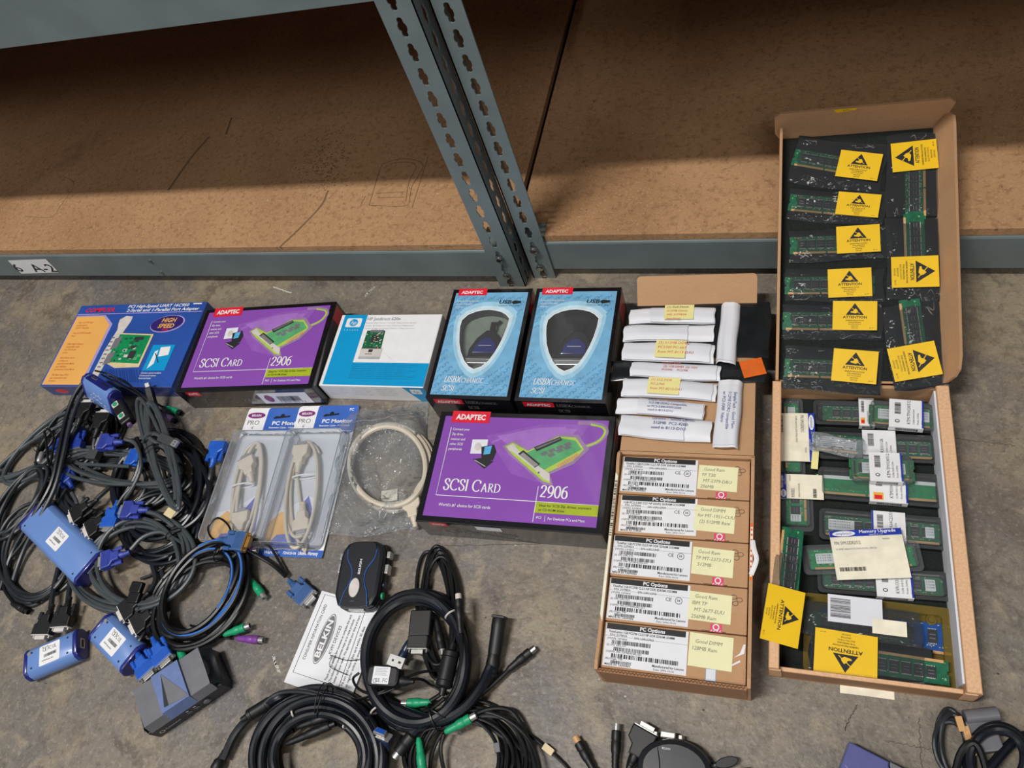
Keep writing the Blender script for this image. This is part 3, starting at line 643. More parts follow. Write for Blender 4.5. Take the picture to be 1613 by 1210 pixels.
# blue and orange serial / parallel adapter box
t = carton('port_adapter_box', 'flat blue and orange port adapter box at the far left of the row', 'box', [(120, 484), (333, 474), (268, 611), (82, 606)], .0375, 'cobalt', w=.318, h=.196, dx=-.006)
a = Art(t.top); F = Fr(a, t.w, t.h)
F.rect(.01, .115, .99, .125, 'lilac', 1)
F.poly([(.01, .135), (.245, .135), (.335, .25), (.335, .86), (.33, .985), (.01, .985)], 'lilac', 0); F.poly([(.015, .15), (.235, .15), (.315, .26), (.315, .985), (.015, .985)], 'orange_pt', 1)
F.text('COMPUSA', .06, .092, .05, 'red', l=2, sh=.25, bold=.03, fw=.24); F.text('PCI High-Speed UART 16C950', .40, .052, .036, 'white', l=2, sh=.2, bold=.02, fw=.47); F.text('2-Serial and 1-Parallel Port Adapter', .40, .102, .036, 'white', l=2, sh=.2, bold=.02, fw=.56); F.rect(.90, .015, .965, .03, 'white', 2)
rows = [('Two 16C950 high', 'performance', 'UART Channels'), ('One ECP/EPP Parallel', 'Port', ''), ('100% fully Software', 'compatible with', '16C550 Serial', 'ports'), ('Baud Rates up to', '115Kbps in', 'asynchronous Mode', 'and 460kbps', 'in External Clock Mode'), ('256-Byte deep FIFO', 'per transmitter and', 'receiver')]
y = .235
for g in rows:
    for r in g:
        if r: F.text(r, .05, y, .02, 'rust_ink', l=2, sx=.95, sh=.15, bold=.012)
        y += .035
    y += .03
F.oval(.77, .265, .125, .105, 'lilac', 1, .12); F.oval(.765, .262, .118, .095, 'navy_oval', 2, .12); F.text('HIGH', .77, .245, .05, 'yellow_ink', l=3, al='c', sh=.2, bold=.02); F.text('SPEED', .765, .315, .05, 'yellow_ink', l=3, al='c', sh=.2, bold=.02); F.text('SERIAL', .77, .345, .02, 'red', l=3, al='c', sh=.2, bold=.02)
F.poly([(.38, .20), (.42, .155), (.475, .165), (.475, .23), (.45, .40), (.42, .94), (.37, .94), (.375, .60), (.40, .33), (.385, .25)], 'silver_pt', 3)
F.poly([(.445, .37), (.70, .39), (.70, .78), (.52, .79), (.43, .73)], 'tape_tan', 2); F.poly([(.44, .385), (.685, .405), (.685, .74), (.425, .72)], 'pcb_bright', 3)
rnd = random.Random(8)
for k in range(42):
    x, yv = rnd.uniform(.45, .65), rnd.uniform(.42, .70); sz = rnd.choice((.01, .018, .03)); F.rect(x, yv, x+sz, yv+sz*1.1, rnd.choice(('chip', 'pcb_lt', 'silver_pt', 'pcb_dk')), 4)
F.rect(.58, .59, .63, .68, 'chip', 5); F.rect(.57, .42, .64, .46, 'chip', 5)
for yv in (.44, .62): F.poly([(.42, yv), (.47, yv-.03), (.465, yv+.11), (.415, yv+.14)], 'ink_grey', 5)
for k in range(9): F.rect(.385, .42+.05*k, .41, .435+.05*k, 'ink_grey', 5)
F.text('CE', .52, .60, .035, 'white', l=5); F.rect(.735, .52, .90, .82, 'cyan', 2); F.poly([(.80, .55), (.87, .54), (.88, .64), (.81, .66)], 'white', 3); F.poly([(.77, .60), (.79, .58), (.80, .74), (.765, .80)], 'white', 3); F.line([(.78, .62), (.83, .73)], .002, 'chip', 4)
for i in range(3): F.text('Connect serial modems', .735, .855+.03*i, .018, 'white', l=2, sh=.15, bold=.01, fw=.15-.03*i)
for i in range(6): F.text('10011010011', .46+.01*i, .83+.025*i, .03, 'cobalt_dk', l=1, fw=.26)
a.build('printed_cover', t, label='blue printed cover with an orange text panel')
b = Art(t.front); G = Fr(b, t.w, t.z); G.rect(0, 0, 1, .05, 'lilac', 1); G.rect(.01, .1, .99, .95, 'cobalt_dk', 0); G.oval(.12, .52, .05, .2, 'red', 1); G.text('COMPUSA', .075, .58, .16, 'red', l=2, bold=.03, sh=.2, fw=.1); G.text('2-Serial and 1-Parallel Port Adapter', .45, .6, .16, 'cobalt', l=1, fw=.4); b.build('printed_edge', t)
# ------------------------------------------------------------------ open cartons of memory
def Rx(a): return Matrix.Rotation(a, 4, 'X')
def quad_M(px, z):
    c, rz, w, h = fit(px, z)
    return Matrix.Translation((c.x, c.y, z)) @ Matrix.Rotation(rz, 4, 'Z'), w, h
def plane_hit(M, u, v, z=0):
    """pixel ray meets the local plane z of frame M -> local x, y"""
    I = M.inverted(); o = I @ CAMP; d = (I.to_3x3() @ ray(u, v)); t = (z-o.z)/d.z
    return o.x+d.x*t, o.y+d.y*t

# the five-box carton, its lid folded back behind it
pc = T('memory_box_carton', 'brown cardboard carton holding five labelled memory boxes, lid folded back', 'carton', M=Matrix.Translation((-.1125, .319, 0)) @ Matrix.Rotation(rad(2.2), 4, 'Z'))
W2, H2, ZR, TH = .093, .1515, .072, .0045
m = MB()
m.box(-W2, -H2, 0, W2, H2, .004, 'cardboard')
m.box(-W2, H2-TH, .004, W2, H2, ZR-.004, 'cardboard'); m.build('carton_body', pc)
def wall_side(x0, x1, name):
    m = MB(); out = [(-H2, .004), (H2, .004), (H2, ZR-.006), (H2-.006, ZR+.004), (H2-.02, ZR+.005), (H2-.035, ZR), (-H2+.03, ZR), (-H2+.012, ZR+.003), (-H2+.002, ZR)]
    m.prism(out, x0, x1, 'cardboard', .0005, Matrix(((0, 0, 1, 0), (1, 0, 0, 0), (0, 1, 0, 0), (0, 0, 0, 1)))); return m.build(name, pc)
wall_side(-W2, -W2+TH, 'side_wall'); wall_side(W2-TH, W2, 'side_wall')
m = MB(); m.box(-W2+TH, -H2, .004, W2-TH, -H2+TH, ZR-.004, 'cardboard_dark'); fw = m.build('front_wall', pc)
m = MB(); rnd = random.Random(2)
m.tube([(-W2+TH+.001+i*.0022, -H2+TH/2+(.0011 if i % 2 else -.0011), ZR-.0035) for i in range(80)], .0008, 'corrugation', 5, spl=False); m.build('corrugated_edge', pc, parent=fw)
a = Art(plane((-W2, H2, .0), (0, -1, 0), (0, 0, 1))); a.rect(.05, .02, .26, .07, 'manila', 0); a.build('torn_label', pc)
a = Art(Matrix.Translation((-W2, -H2, ZR)) )
a.poly([(.0002, .07), (.004, .06), (.004, .262), (.0004, .268)], 'manila', 1); a.bars(.0006, .175, .0038, .255, 'ink', 5, 2, True); a.build('label_strip', pc)
a = Art(Matrix.Translation((W2-TH, -H2, ZR))); a.rect(.0005, .13, .004, .205, 'orange_tag', 1); a.rect(.0008, .135, .0037, .2, 'manila', 2)
for i in range(9): a.rect(.0012, .139+.007*i, .0033, .142+.007*i, 'ink_red', 3)
a.build('printed_label', pc)
m = MB(); m.tube([(W2-.002, -.015, ZR+.003), (W2+.004, .004, ZR+.005), (W2+.001, .018, ZR+.004), (W2-.001, .03, ZR+.002)], .003, 'white', 6, flat=.35); m.build('torn_paper_strip', pc)
# lid
LM = pc.M @ Matrix.Translation((0, H2, ZR-.004)) @ Rx(rad(-4)); LL = .262
m = MB(); m.box(-W2+.002, .001, -.004, W2-.001, LL, 0, 'cardboard', LM)
TM = LM @ Matrix.Translation((0, LL, 0)) @ Rx(rad(48))
m.prism(rrect(-W2+.002, 0, W2-.001, .052, .006), -.004, 0, 'cardboard', 0, TM); lidp = m.build('lid', pc, True)

lab = (('ThinkPad 1GB PC2700 CL2.5 NP DDR SDRAM SODIMM', ('Good Ram', 'TP T30', 'MT-2379-DBU', '256MB'), 'paper', 'topmost'), ('1GB PC2-5300 CL5 NP DDR2 SDRAM SODIMM', ('Good DIMM', 'for MT-1951-CUU', '(2) 512MB Ram', ''), 'white', 'second from the lid end'),
       ('ThinkPad 1GB PC2700 CL2.5 NP DDR SDRAM SODIMM', ('Good Ram', 'TP MT-2373-S7U', '512MB', ''), 'paper', 'middle'), ('ThinkPad 1GB PC2700 CL2.5 NP DDR SDRAM SODIMM', ('Good Ram', 'IBM TP', 'MT-2677-EUU', '256MB Ram'), 'paper', 'second from the front'),
       ('ThinkCentre 1GB PC2700 CL2.5 NP DDR SDRAM UDIMM', ('Good DIMM', '128MB Ram', '', ''), 'paper', 'frontmost'))
notes = ('topmost of five in the carton', 'second from the lid end of the carton', 'middle one of five in the carton', 'second from the front of the carton', 'frontmost of five in the carton')
for i, (ttl, hand, pm, pos) in enumerate(lab):
    y1 = H2-TH-.0015-.0584*i; y0 = y1-.0570; yc = (y0+y1)/2; w = .1745; h = y1-y0; zt = .060-.0005*i
    t = T('memory_box', 'small brown memory box with yellow note, '+notes[i], 'box', M=pc.M @ Matrix.Translation((0, yc, .0045)), group='labelled memory boxes in the carton')
    m = MB(); m.rbox(-w/2, -h/2, 0, w/2, h/2, zt, 'cardboard', .001, .001); m.build('carton', t)
    sk = (0, .003, -.002, -.001, .0)[i]
    a = Art(Matrix.Translation((-w/2+.002+sk, -h/2+.002, zt)) @ Matrix.Rotation(rad((-.5, .4, -.8, -.6, -.4)[i]), 4, 'Z')); F = Fr(a, .103, h-.003)
    F.rect(0, .01, 1, .98, pm, 1); F.rect(.01, .01, .97, .145, 'ink', 2); F.text('PC Options', .42, .115, .085, 'white', l=3, bold=.03)
    F.text(ttl, .04, .225, .055, 'ink', l=3, bold=.01, fw=.80); F.text('P/N: 31P9834', .06, .295, .05, 'ink', l=3); F.text('S/N: LSKLG9%d' % (31+i*8), .36, .32, .05, 'ink', l=3)
    F.text('(1P)P/N: 31P9834', .03, .375, .045, 'ink', l=3, res=1)
    a.bars(.09*F.w, .52*F.h, .56*F.w, .61*F.h, 'ink', i+1, 3); F.text('(S) S/N: LSKLG31', .03, .525, .045, 'ink', l=3, res=1)
    a.bars(.12*F.w, .37*F.h, .55*F.w, .455*F.h, 'ink', i+7, 3); F.text('(1S)P/N, S/N: 31P9834LSKLG31', .03, .675, .045, 'ink', l=3, res=1)
    a.bars(.10*F.w, .21*F.h, .90*F.w, .305*F.h, 'ink', i+13, 3); F.text('(4L)Origin: TW', .03, .835, .045, 'ink', l=3, res=1)
    a.bars(.10*F.w, .085*F.h, .35*F.w, .15*F.h, 'ink', i+19, 3); F.text('MADE IN %s' % ('CHINA' if i == 1 else 'TAIWAN'), .03, .965, .05, 'ink', l=3, bold=.01)
    F.text('Manufactured for Lenovo', .60, .885, .055, 'ink', l=3, bold=.01, fw=.37); F.text('Date: 2006-10-16', .62, .955, .045, 'ink', l=3, res=1)
    if i < 4:
        F.text('CE', .71, .43, .085, 'ink', l=3); a.ring(.87*F.w, .60*F.h, .0042, .0042, .0006, 'ink', 3); F.text('10', .87, .425, .055, 'ink', l=3, al='c', bold=.02)
    a.line([(0, .70*F.h), (F.w, .70*F.h-.0005)], .0003, 'ink_grey', 2)
    a.build('printed_label', t)
    a = Art(Matrix.Translation((-w/2+.104+(.002, .0, .0, -.001, .002)[i], -h/2+(.012, .012, .012, .012, .015)[i], zt)) @ Matrix.Rotation(rad(-2), 4, 'Z'))
    a.rect(0, 0, .052, .036 if i < 4 else .040, 'sticky_pale', 2)
    for k, r in enumerate(hand): a.text(r, .007-.003*(k % 2), .028-.0085*k, .0046, 'ink_pencil', l=4, sh=.15, sx=.95)
    a.build('sticky_note', t)
    a = Art(Matrix.Translation((-w/2, -h/2, zt)))
    if i < 4:
        a.rect(.131, -.0005, .145, .0095, 'pink', 1); a.ring(.138, .0055, .0034, .0034, .0014, 'white', 2, 16)
        for k in range(4): a.line([(.1315+.0035*k, 0), (.1335+.0035*k, .002)], .0008, 'white', 2)
        a.rect(.120, -.0004, .150, .0008, 'corrugation', 0); a.build('seal_sticker', t)
        b = Art(Matrix.Translation((-w/2, -h/2, zt)))
        for cx, cy in ((.158, .045), (.165, .042), (.160, .037)): b.ring(cx, cy, .0035, .0028, .0006, 'ink', 1, 10)
        b.build('printed_mark', t)
    else:
        a.rect(.128, 0, .140, .014, 'sky_pt', 1); a.rect(.1285, .0005, .1395, .0135, 'paper_shade', 2); a.build('seal_sticker', t)
        b = Art(Matrix.Translation((-w/2, -h/2, zt))); b.poly([(.160, .030), (.172, .036), (.1735, .047), (.171, .047), (.167, .036)], 'white', 3); b.poly([(.158, .02), (.168, .026), (.167, .028), (.158, .022)], 'white', 3); b.build('tape_scrap', t)

# black film bags lying on the folded lid, under the papers
def film_bag(name, label, M, w, h, matk, seed, amp=.004, base=.002, group=None, cat='bag', nx=18, ny=14):
    t = T(name, label, cat, M=M, group=group); rnd = random.Random(seed); ph = [rnd.uniform(0, 6.3) for _ in range(8)]; fr = [rnd.uniform(2, 7) for _ in range(8)]
    def f(a, b):
        z = base+amp*(.5+.25*sin(ph[0]+fr[0]*a+fr[1]*b)+.25*sin(ph[1]+fr[2]*b*2-fr[3]*a)+.12*sin(ph[2]+11*a+7*b))*min(1, 4*a*(1-a)*3)**.5*min(1, 4*b*(1-b)*3)**.5
        return ((a-.5)*w+.002*sin(ph[3]+6*b), (b-.5)*h+.0025*sin(ph[4]+5*a), z)
    m = MB(); m.grid(f, nx, ny, matk, .0008); t.film = m.build('film', t); t.f = f; return t
def lidq(px, z):
    a, b, c, d = [Vector(plane_hit(LM, u, v, z)+(0,)) for u, v in px]; e = (b-a)+(c-d); r = math.atan2(e.y, e.x); q = (a+b+c+d)/4
    hh = ((a-d)+(b-c))/2
    return LM @ Matrix.Translation((q.x, q.y, z)) @ Matrix.Rotation(r, 4, 'Z'), e.length/2, abs(hh.dot(Vector((-sin(r), cos(r), 0))))
M, w, h = lidq([(998, 481), (1208, 478), (1218, 566), (975, 565)], .0015); film_bag('antistatic_bag', 'black film bag under the folded papers, wide and reaching to the open tray', M, w, h, 'esd_film', 3, .004, group=None)
M, w, h = lidq([(965, 572), (1205, 568), (1208, 602), (962, 602)], .0015); bg = film_bag('antistatic_bag', 'narrow black film bag with orange sticker sticking out beside the tray', M, w, h, 'esd_film', 8, .003)
a = Art(M @ Matrix.Translation((w/2-.030, -h/2+.002, .006)) @ Matrix.Rotation(.25, 4, 'Z')); a.rect(0, 0, .032, .030, 'orange_tag', 1)
for k in range(5): a.rect(.004, .005+.004*k, .026-.003*(k % 2), .0058+.004*k, 'rust_ink', 2)
a.X = a.X; a.build('orange_sticker', bg, True)

# folded paper packets
def packet(label, px, seed, hand=(), hm='ink_blue', note=None, noteink='ink_red', vert=False, flap=0, group='folded white paper packets'):
    q = [(930+u/4.032, 430+v/4.032) for u, v in px]
    M, w, h = lidq(q, .0065)
    t = T('paper_packet', label, 'packet', M=M, group=group); rnd = random.Random(seed); s0, s1 = rnd.uniform(0, 6), rnd.uniform(0, 6); th = .0068
    def f(a, b):
        e = (1-abs(2*b-1)**5)*(1-.4*abs(2*a-1)**6)
        if vert: e = (1-abs(2*a-1)**5)
        return ((a-.5)*w+.0006*sin(s0+9*b), (b-.5)*h+.0008*sin(s1+7*a), th*e+.0009*sin(s0+5*a+3*b)+.0006*sin(s1+13*a))
    m = MB(); m.grid(f, 22, 14, 'paper', .0008)
    lo = [f(i/22, 0) for i in range(23)]
    t.paper = m.build('folded_sheet', t)
    # the loose upper ply of the fold
    fl = MB(); a0 = .0 if flap >= 0 else .15
    fl.grid(lambda a, b: (lambda p: (p[0], p[1]-.002*(b == 0), p[2]+.0012+.0012*(1-b)))(f(.02+.94*a if flap == 0 else (.25+.74*a if flap > 0 else .02+.70*a), .04+.88*b)), 16, 8, 'paper_shade', .0004)
    fl.build('fold_flap', t)
    tz = th+.0032
    if note:
        a = Art(Matrix.Translation((-w/2, -h/2, tz-.0005))); x0, x1 = note; a.rect(x0*w, .03*h, x1*w, .97*h, 'sticky', 1)
        for k, r in enumerate(hand): a.text(r, (x0+.03)*w, h*(.76-.25*k), h*.13, noteink if k else hm, l=3, sh=.1)
        a.build('sticky_note', t)
    elif hand:
        a = Art(Matrix.Translation((-w/2, -h/2, tz-.0005)) @ (Matrix.Translation((w*.80, h*.80, 0)) @ Matrix.Rotation(-pi/2, 4, 'Z') if vert else Matrix()))
        for k, r in enumerate(hand):
            if vert: a.text(r, 0, -.0075*k-.004, .0042, hm, l=1, sh=.1)
            else: a.text(r, (.36+.015*(k % 2))*w, h*(.76-.22*k), h*.13, hm, l=1, sh=.1)
        a.build('handwriting', t)
    return t
packet('white folded paper packet farthest from the camera, black writing on yellow note', [(265, 228), (800, 224), (785, 318), (235, 325)], 1, ('(1) Dell Dimm', '512MB Dimm', 'WS 31P9834', '(working)'), 'ink', (.42, .76), flap=1)
packet('plain white folded paper packet without a note, second from the far end', [(218, 345), (798, 325), (772, 440), (208, 428)], 2, flap=-1)
packet('white folded paper packet with yellow note reading (2) 512MB DDR2', [(222, 440), (795, 455), (778, 575), (192, 552)], 3, ('(2) 512MB DDR2', 'PC5300 PC-667', 'from MT-8113-D1U'), 'ink_red', (.37, .70))
packet('white folded paper packet with faint red writing straight on the paper', [(265, 568), (830, 597), (822, 690), (250, 660)], 4, ('GOOD RAM', '(2) 1GB DIMM  (2) 1024', 'PC5300     PC2700'), 'ink_red', flap=0)
packet('white folded paper packet with yellow note, fourth packet toward the purple box', [(222, 672), (822, 702), (782, 815), (190, 778)], 5, ('(1) 512 DDR', 'PC-2700', 'from MT-8212-DIU'), 'ink_red', (.28, .62), flap=0)
packet('white folded paper packet with four lines of blue black writing', [(190, 790), (733, 835), (715, 928), (152, 890)], 6, ('SimpleTech - Good Dimm', '512 MB DDR2 Compatible', 'w/ PC2-5300/4200/3200', 'used in 8113-D1U'), 'ink_blue', flap=1)
packet('white folded paper packet with blue handwriting, nearest the carton of small boxes', [(196, 902), (772, 945), (764, 1080), (180, 1035)], 7, ('Lenovo - Good Dimm', '512MB  PC2-4200', 'used in 8113-D1U'), 'ink_blue', flap=-1)
packet('plain upright white paper packet at the far right of the row', [(838, 206), (958, 203), (915, 588), (790, 578)], 8, vert=True)
packet('upright white paper packet with blue writing lying on the bare cardboard lid', [(828, 692), (975, 700), (930, 1125), (762, 1115)], 9, ('SimpleTech - Good Mem', '512MB DDR2 compatible', 'w/ PC2-5300  Velcro'), 'ink_blue', vert=True)

# ---- memory tray and its propped-up lid
tr = T('memory_tray', 'large open cardboard tray of memory modules with its lid propped on the shelf', 'tray', M=Matrix.Translation((.1117, .408, 0)) @ Matrix.Rotation(rad(1.8), 4, 'Z'))
W3, H3, Z3 = .1135, .2005, .050
m = MB(); m.box(-W3, -H3, 0, W3, H3, .004, 'cardboard'); m.build('tray_base', tr)
for x0, x1, nm in ((-W3, -W3+.0125, 'l'), (W3-.0165, W3, 'r')):
    m = MB(); m.rbox(x0, -H3, .004, x1, H3, Z3, 'cardboard', 0, .0012, mtop='card_edge'); o = m.build('side_wall', tr)
m = MB(); m.box(W3-.019, -H3+.01, .004, W3-.0166, H3-.01, Z3-.003, 'paper_shade'); m.build('side_liner', tr, label='pale lining strip')
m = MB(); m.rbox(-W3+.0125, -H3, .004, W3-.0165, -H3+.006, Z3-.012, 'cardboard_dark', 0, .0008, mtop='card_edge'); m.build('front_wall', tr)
m = MB(); m.box(-W3+.0125, H3-.005, .004, W3-.0165, H3, Z3-.008, 'cardboard'); m.build('back_wall', tr)
for sx in (-1, 1):
    m = MB(); x = -W3+.001 if sx < 0 else W3-.017
    m.prism([(0, 0), (.0145, 0), (.0145, .02), (.013, .034), (0, .034)], -.0015, .0005, 'card_edge', 0, Matrix.Translation((x, -H3-.0006, .012)) @ Rx(pi/2)); m.build('corner_tuck', tr)
m = MB(); m.box(-W3+.013, -H3+.0065, .004, W3-.0195, H3-.0055, .008, 'foam'); m.build('foam_sheet', tr)
m = MB(); m.grid(lambda a, b: (-.03+.06*a, -H3+.001-.010*b, .001+.0015*sin(3*a)), 6, 2, 'manila', .0005); m.build('paper_scrap', tr)
LI = rad(17.5)
TL = tr.M @ Matrix.Translation((-W3+.004, H3+.001, Z3-.004)) @ Rx(LI); TW, TLn = .2165, .388
m = MB(); m.box(0, .0, -.004, TW, TLn, 0, 'cardboard', TL); lid = m.build('lid', tr, True)
def lidwall(out, X, name):
    m = MB(); m.prism(out, -.002, .002, 'cardboard', 0, X); return m.build(name, tr, True, parent=lid)
lidwall([(0, 0), (TLn, 0), (TLn, .030), (TLn-.03, .032), (.02, .018), (0, .012)], TL @ Matrix.Translation((.002, 0, 0)) @ Matrix(((0, 0, 1, 0), (1, 0, 0, 0), (0, 1, 0, 0), (0, 0, 0, 1))), 'lid_wall')
lidwall([(.0, 0), (TLn, 0), (TLn, .040), (TLn-.008, .046), (TLn-.02, .047), (.03, .044), (.012, .040), (.004, .030), (0, .012)], TL @ Matrix.Translation((TW-.002, 0, 0)) @ Matrix.Rotation(rad(22), 4, 'Y') @ Matrix(((0, 0, 1, 0), (1, 0, 0, 0), (0, 1, 0, 0), (0, 0, 0, 1))), 'lid_wall')
lidwall([(0, 0), (TW+.004, 0), (TW+.018, .045), (TW+.01, .052), (.0, .050), (-.008, .044), (-.007, .012)], TL @ Matrix.Translation((0, TLn, 0)) @ Rx(pi/2+rad(-16)), 'lid_wall')
a = Art(TL @ Matrix.Translation((0, TLn, 0)) @ Rx(pi/2+rad(-16)) @ Matrix.Translation((0, 0, .0021))); a.poly([(.075, .048), (.079, .0440), (.094, .045), (.096, .047), (.104, .046), (.106, .0505), (.075, .0505)], 'esd_yellow', 1); a.text('ATT', .087, .046, .003, 'ink', 2)
a.build('torn_warning_label', tr, True, parent=lid)
m = MB(); m.box(.0045, .003, .0, TW-.0045, TLn-.004, .004, 'foam', TL); m.build('foam_sheet', tr, True, parent=lid)

_chipmesh = {}
def chip_obj(w, h, z, k):
    key = (round(w, 4), round(h, 4), k)
    if key not in _chipmesh:
        m = MB(); m.rbox(-w/2, -h/2, 0, w/2, h/2, .0011, k, 0, .0003)
        for i in range(int(w/.0016)):
            x = -w/2+.0008+i*.0016
            m.box(x-.0004, h/2, .0001, x+.0004, h/2+.0011, .0006, 'silver_pt'); m.box(x-.0004, -h/2-.0011, .0001, x+.0004, -h/2, .0006, 'silver_pt')
        for y in (-h*.18, h*.1): m.box(-w*.32, y, .0011, w*.30, y+h*.05, .00118, 'ink_grey')
        o = m.build('memory_chip'); _chipmesh[key] = o.data; COL.objects.unlink(o); bpy.data.objects.remove(o)
    o = bpy.data.objects.new('memory_chip', _chipmesh[key]); COL.objects.link(o); return o
def module(label, M, L, Wd, pcbk='pcb_dk', n=8, gold=-1, group='memory modules', stick=None, chipk='chip', cw=.0105, cgap=None, blank=False):
    """memory module in frame M: board, soldered chips, contacts along one long edge"""
    t = T('memory_module', label, 'memory module', M=M, group=group)
    m = MB(); o = [(-L/2, -Wd/2), (L/2, -Wd/2), (L/2, -Wd*.08), (L/2-.002, -Wd*.05), (L/2-.002, Wd*.05), (L/2, Wd*.08), (L/2, Wd/2), (-L/2, Wd/2), (-L/2, Wd*.08), (-L/2+.002, Wd*.05), (-L/2+.002, -Wd*.05), (-L/2, -Wd*.08)]
    m.prism(o, 0, .0013, pcbk); rnd = random.Random(int(L*1e5)+n)
    t.board = m.build('circuit_board', t)
    a = Art(Matrix.Translation((0, 0, .0013)))
    for k in range(int(L*500)):
        x = rnd.uniform(-L/2+.004, L/2-.004); y = rnd.choice((-.30, -.26, .38, .43))*Wd; a.rect(x, y, x+rnd.choice((.001, .002)), y+.0008, rnd.choice(('silver_pt', 'gold_flat', 'pcb_lt', 'tape_tan')), 0)
    for x in (-L/2+.004, L/2-.004): a.oval(x, gold*-.25*Wd, .0013, .0013, 'pcb_lt', 0, n=10)
    a.build('solder_marks', t, parent=t.board)
    a = Art(Matrix.Translation((0, 0, .0013))); y0 = gold*Wd/2; y1 = gold*(Wd/2-.0032)
    for x0, x1 in ((-L/2+.005, -L*.10), (-L*.08, L/2-.005)): a.rect(x0, min(y0, y1), x1, max(y0, y1), 'gold_flat', 0)
    a.build('edge_contacts', t, parent=t.board)
    if not blank:
        for k in range(n):
            c = chip_obj(cw, Wd*.46, 0, chipk); c.parent = t.o; x = -L/2+.012+(L-.024)*(k+.5)/n
            c.location = (x, -gold*.05*Wd, .0013)
    if stick:
        a = Art(Matrix.Translation((0, 0, .0027)))
        for (x0, x1, tx) in stick:
            a.rect(x0*L, -.22*Wd, x1*L, .30*Wd, 'white', 0, .001)
            for q in range(3): a.text(tx, (x0+.01)*L, (.16-.13*q)*Wd, Wd*.07, 'ink_grey', l=2, fitw=(x1-x0)*L*.8, res=1)
        a.build('sticker', t)
    return t
def esd_pack(where, X, w, h, lab, mod, seed, group, mg, tint='esd_clear'):
    """antistatic bag in frame X with a module inside and a yellow ATTENTION label on top"""
    t = film_bag('antistatic_bag', 'antistatic bag with yellow label, '+where, X, w, h, 'esd_film', seed, .0005, .0004, group)
    m = MB(); rnd = random.Random(seed*7); ph = [rnd.uniform(0, 6) for _ in range(6)]
    def f(a, b):
        ed = min(1, 6*a, 6*(1-a), 6*b, 6*(1-b)); z = .0012+ed*(.0042+.0007*sin(ph[0]+9*a+3*b)+.0006*sin(ph[1]+13*b-6*a)+.0005*sin(ph[2]+21*a))
        return ((a-.5)*w+.0015*sin(ph[3]+6*b), (b-.5)*h+.002*sin(ph[4]+5*a), z)
    m.grid(f, 26, 18, tint); m.build('film', t)
    # shiny creases where the film is pinched
    for k in range(5):
        a0, b0 = rnd.uniform(.03, .97), rnd.choice((.05, .93, .9, .08)); pts = [Vector(f(min(.99, max(.01, a0+.05*i*rnd.uniform(.4, 1))), min(.99, max(.01, b0+.03*i*rnd.uniform(-1, 1)))))+Vector((0, 0, .0004)) for i in range(4)]
        m = MB(); m.tube(pts, [.0003, .0008, .0008, .0003], 'film', 5, sub=3); m.build('crease', t)
    lx, ly, lw, lh, lr_ = lab
    a = Art(Matrix.Translation((0, 0, .0082))); a.esd(lx, ly, lw, lh, lr_); a.build('warning_label', t)
    if mod: 
        mx, my, mL, mW, mr, kw = mod
        module('dark green memory module inside the bag '+where, X @ Matrix.Translation((mx, my, .0014)) @ Matrix.Rotation(mr, 4, 'Z'), mL, mW, 'pcb_dk', group=mg, **kw)
    return t
def LP(u, v): return Vector(plane_hit(TL, 1200+u/2.419, 120+v/2.419, .006)+(0,))
def lid_bag(where, q, lc, lrot, vert, seed, lw=.058, lh=.043, gold=-1, tw=0, mo=0):
    a, b, c, d = [LP(*p) for p in q]; ctr = (a+b+c+d)/4; e = (b-a)+(c-d); r = math.atan2(e.y, e.x); w = e.length/2; hh = ((a-d)+(b-c))/2; h = abs(hh.dot(Vector((-sin(r), cos(r), 0))))
    X = TL @ Matrix.Translation((ctr.x, ctr.y, .0045+.0003*(seed % 3))) @ Matrix.Rotation(r, 4, 'Z')
    p = LP(*lc)-ctr; lx, ly = p.x*cos(r)+p.y*sin(r), -p.x*sin(r)+p.y*cos(r)
    if vert: mod = (mo, .012*(-1 if ly > 0 else 1), min(.125, h-.012), .027, pi/2, dict(gold=gold, n=8))
    else: mod = (-.006, -.0, min(.128, w-.012), min(.027, h-.012), tw, dict(gold=-1, n=8))
    esd_pack(where, X, w, h, (lx, ly, lw, lh, lrot), mod, seed, 'antistatic bags in the propped lid', 'memory modules in the propped lid')
lid_bag("topmost in the lid's left column", [(140, 232), (472, 262), (462, 452), (95, 402)], (368, 348), 0, False, 21, tw=-.06)
lid_bag("second down in the lid's left column", [(110, 430), (475, 445), (465, 572), (95, 545)], (365, 497), -.03, False, 22, lh=.036, tw=-.04)
lid_bag("third down in the lid's left column", [(105, 582), (490, 580), (492, 692), (108, 715)], (365, 628), .03, False, 23, lh=.042)
lid_bag("fourth down in the lid's left column", [(90, 737), (470, 735), (460, 858), (85, 862)], (333, 793), .04, False, 24)
lid_bag("fifth down in the lid's left column", [(82, 868), (465, 872), (456, 1005), (76, 1000)], (352, 918), 0, False, 25)
lid_bag("lowest in the lid's left column", [(88, 1025), (465, 1045), (450, 1205), (85, 1200)], (352, 1110), -.06, False, 26, lh=.047)
lid_bag("topmost in the lid's right column", [(472, 222), (690, 215), (700, 525), (478, 540)], (578, 312), pi/2+.06, True, 27, .046, .060, -1)
lid_bag("middle one in the lid's right column", [(482, 545), (688, 537), (700, 850), (468, 858)], (580, 752), -pi/2, True, 28, .046, .060, 1)
lid_bag("lowest in the lid's right column", [(476, 870), (680, 862), (705, 1175), (482, 1205)], (578, 1092), -pi/2+.10, True, 29, .048, .060, 1)

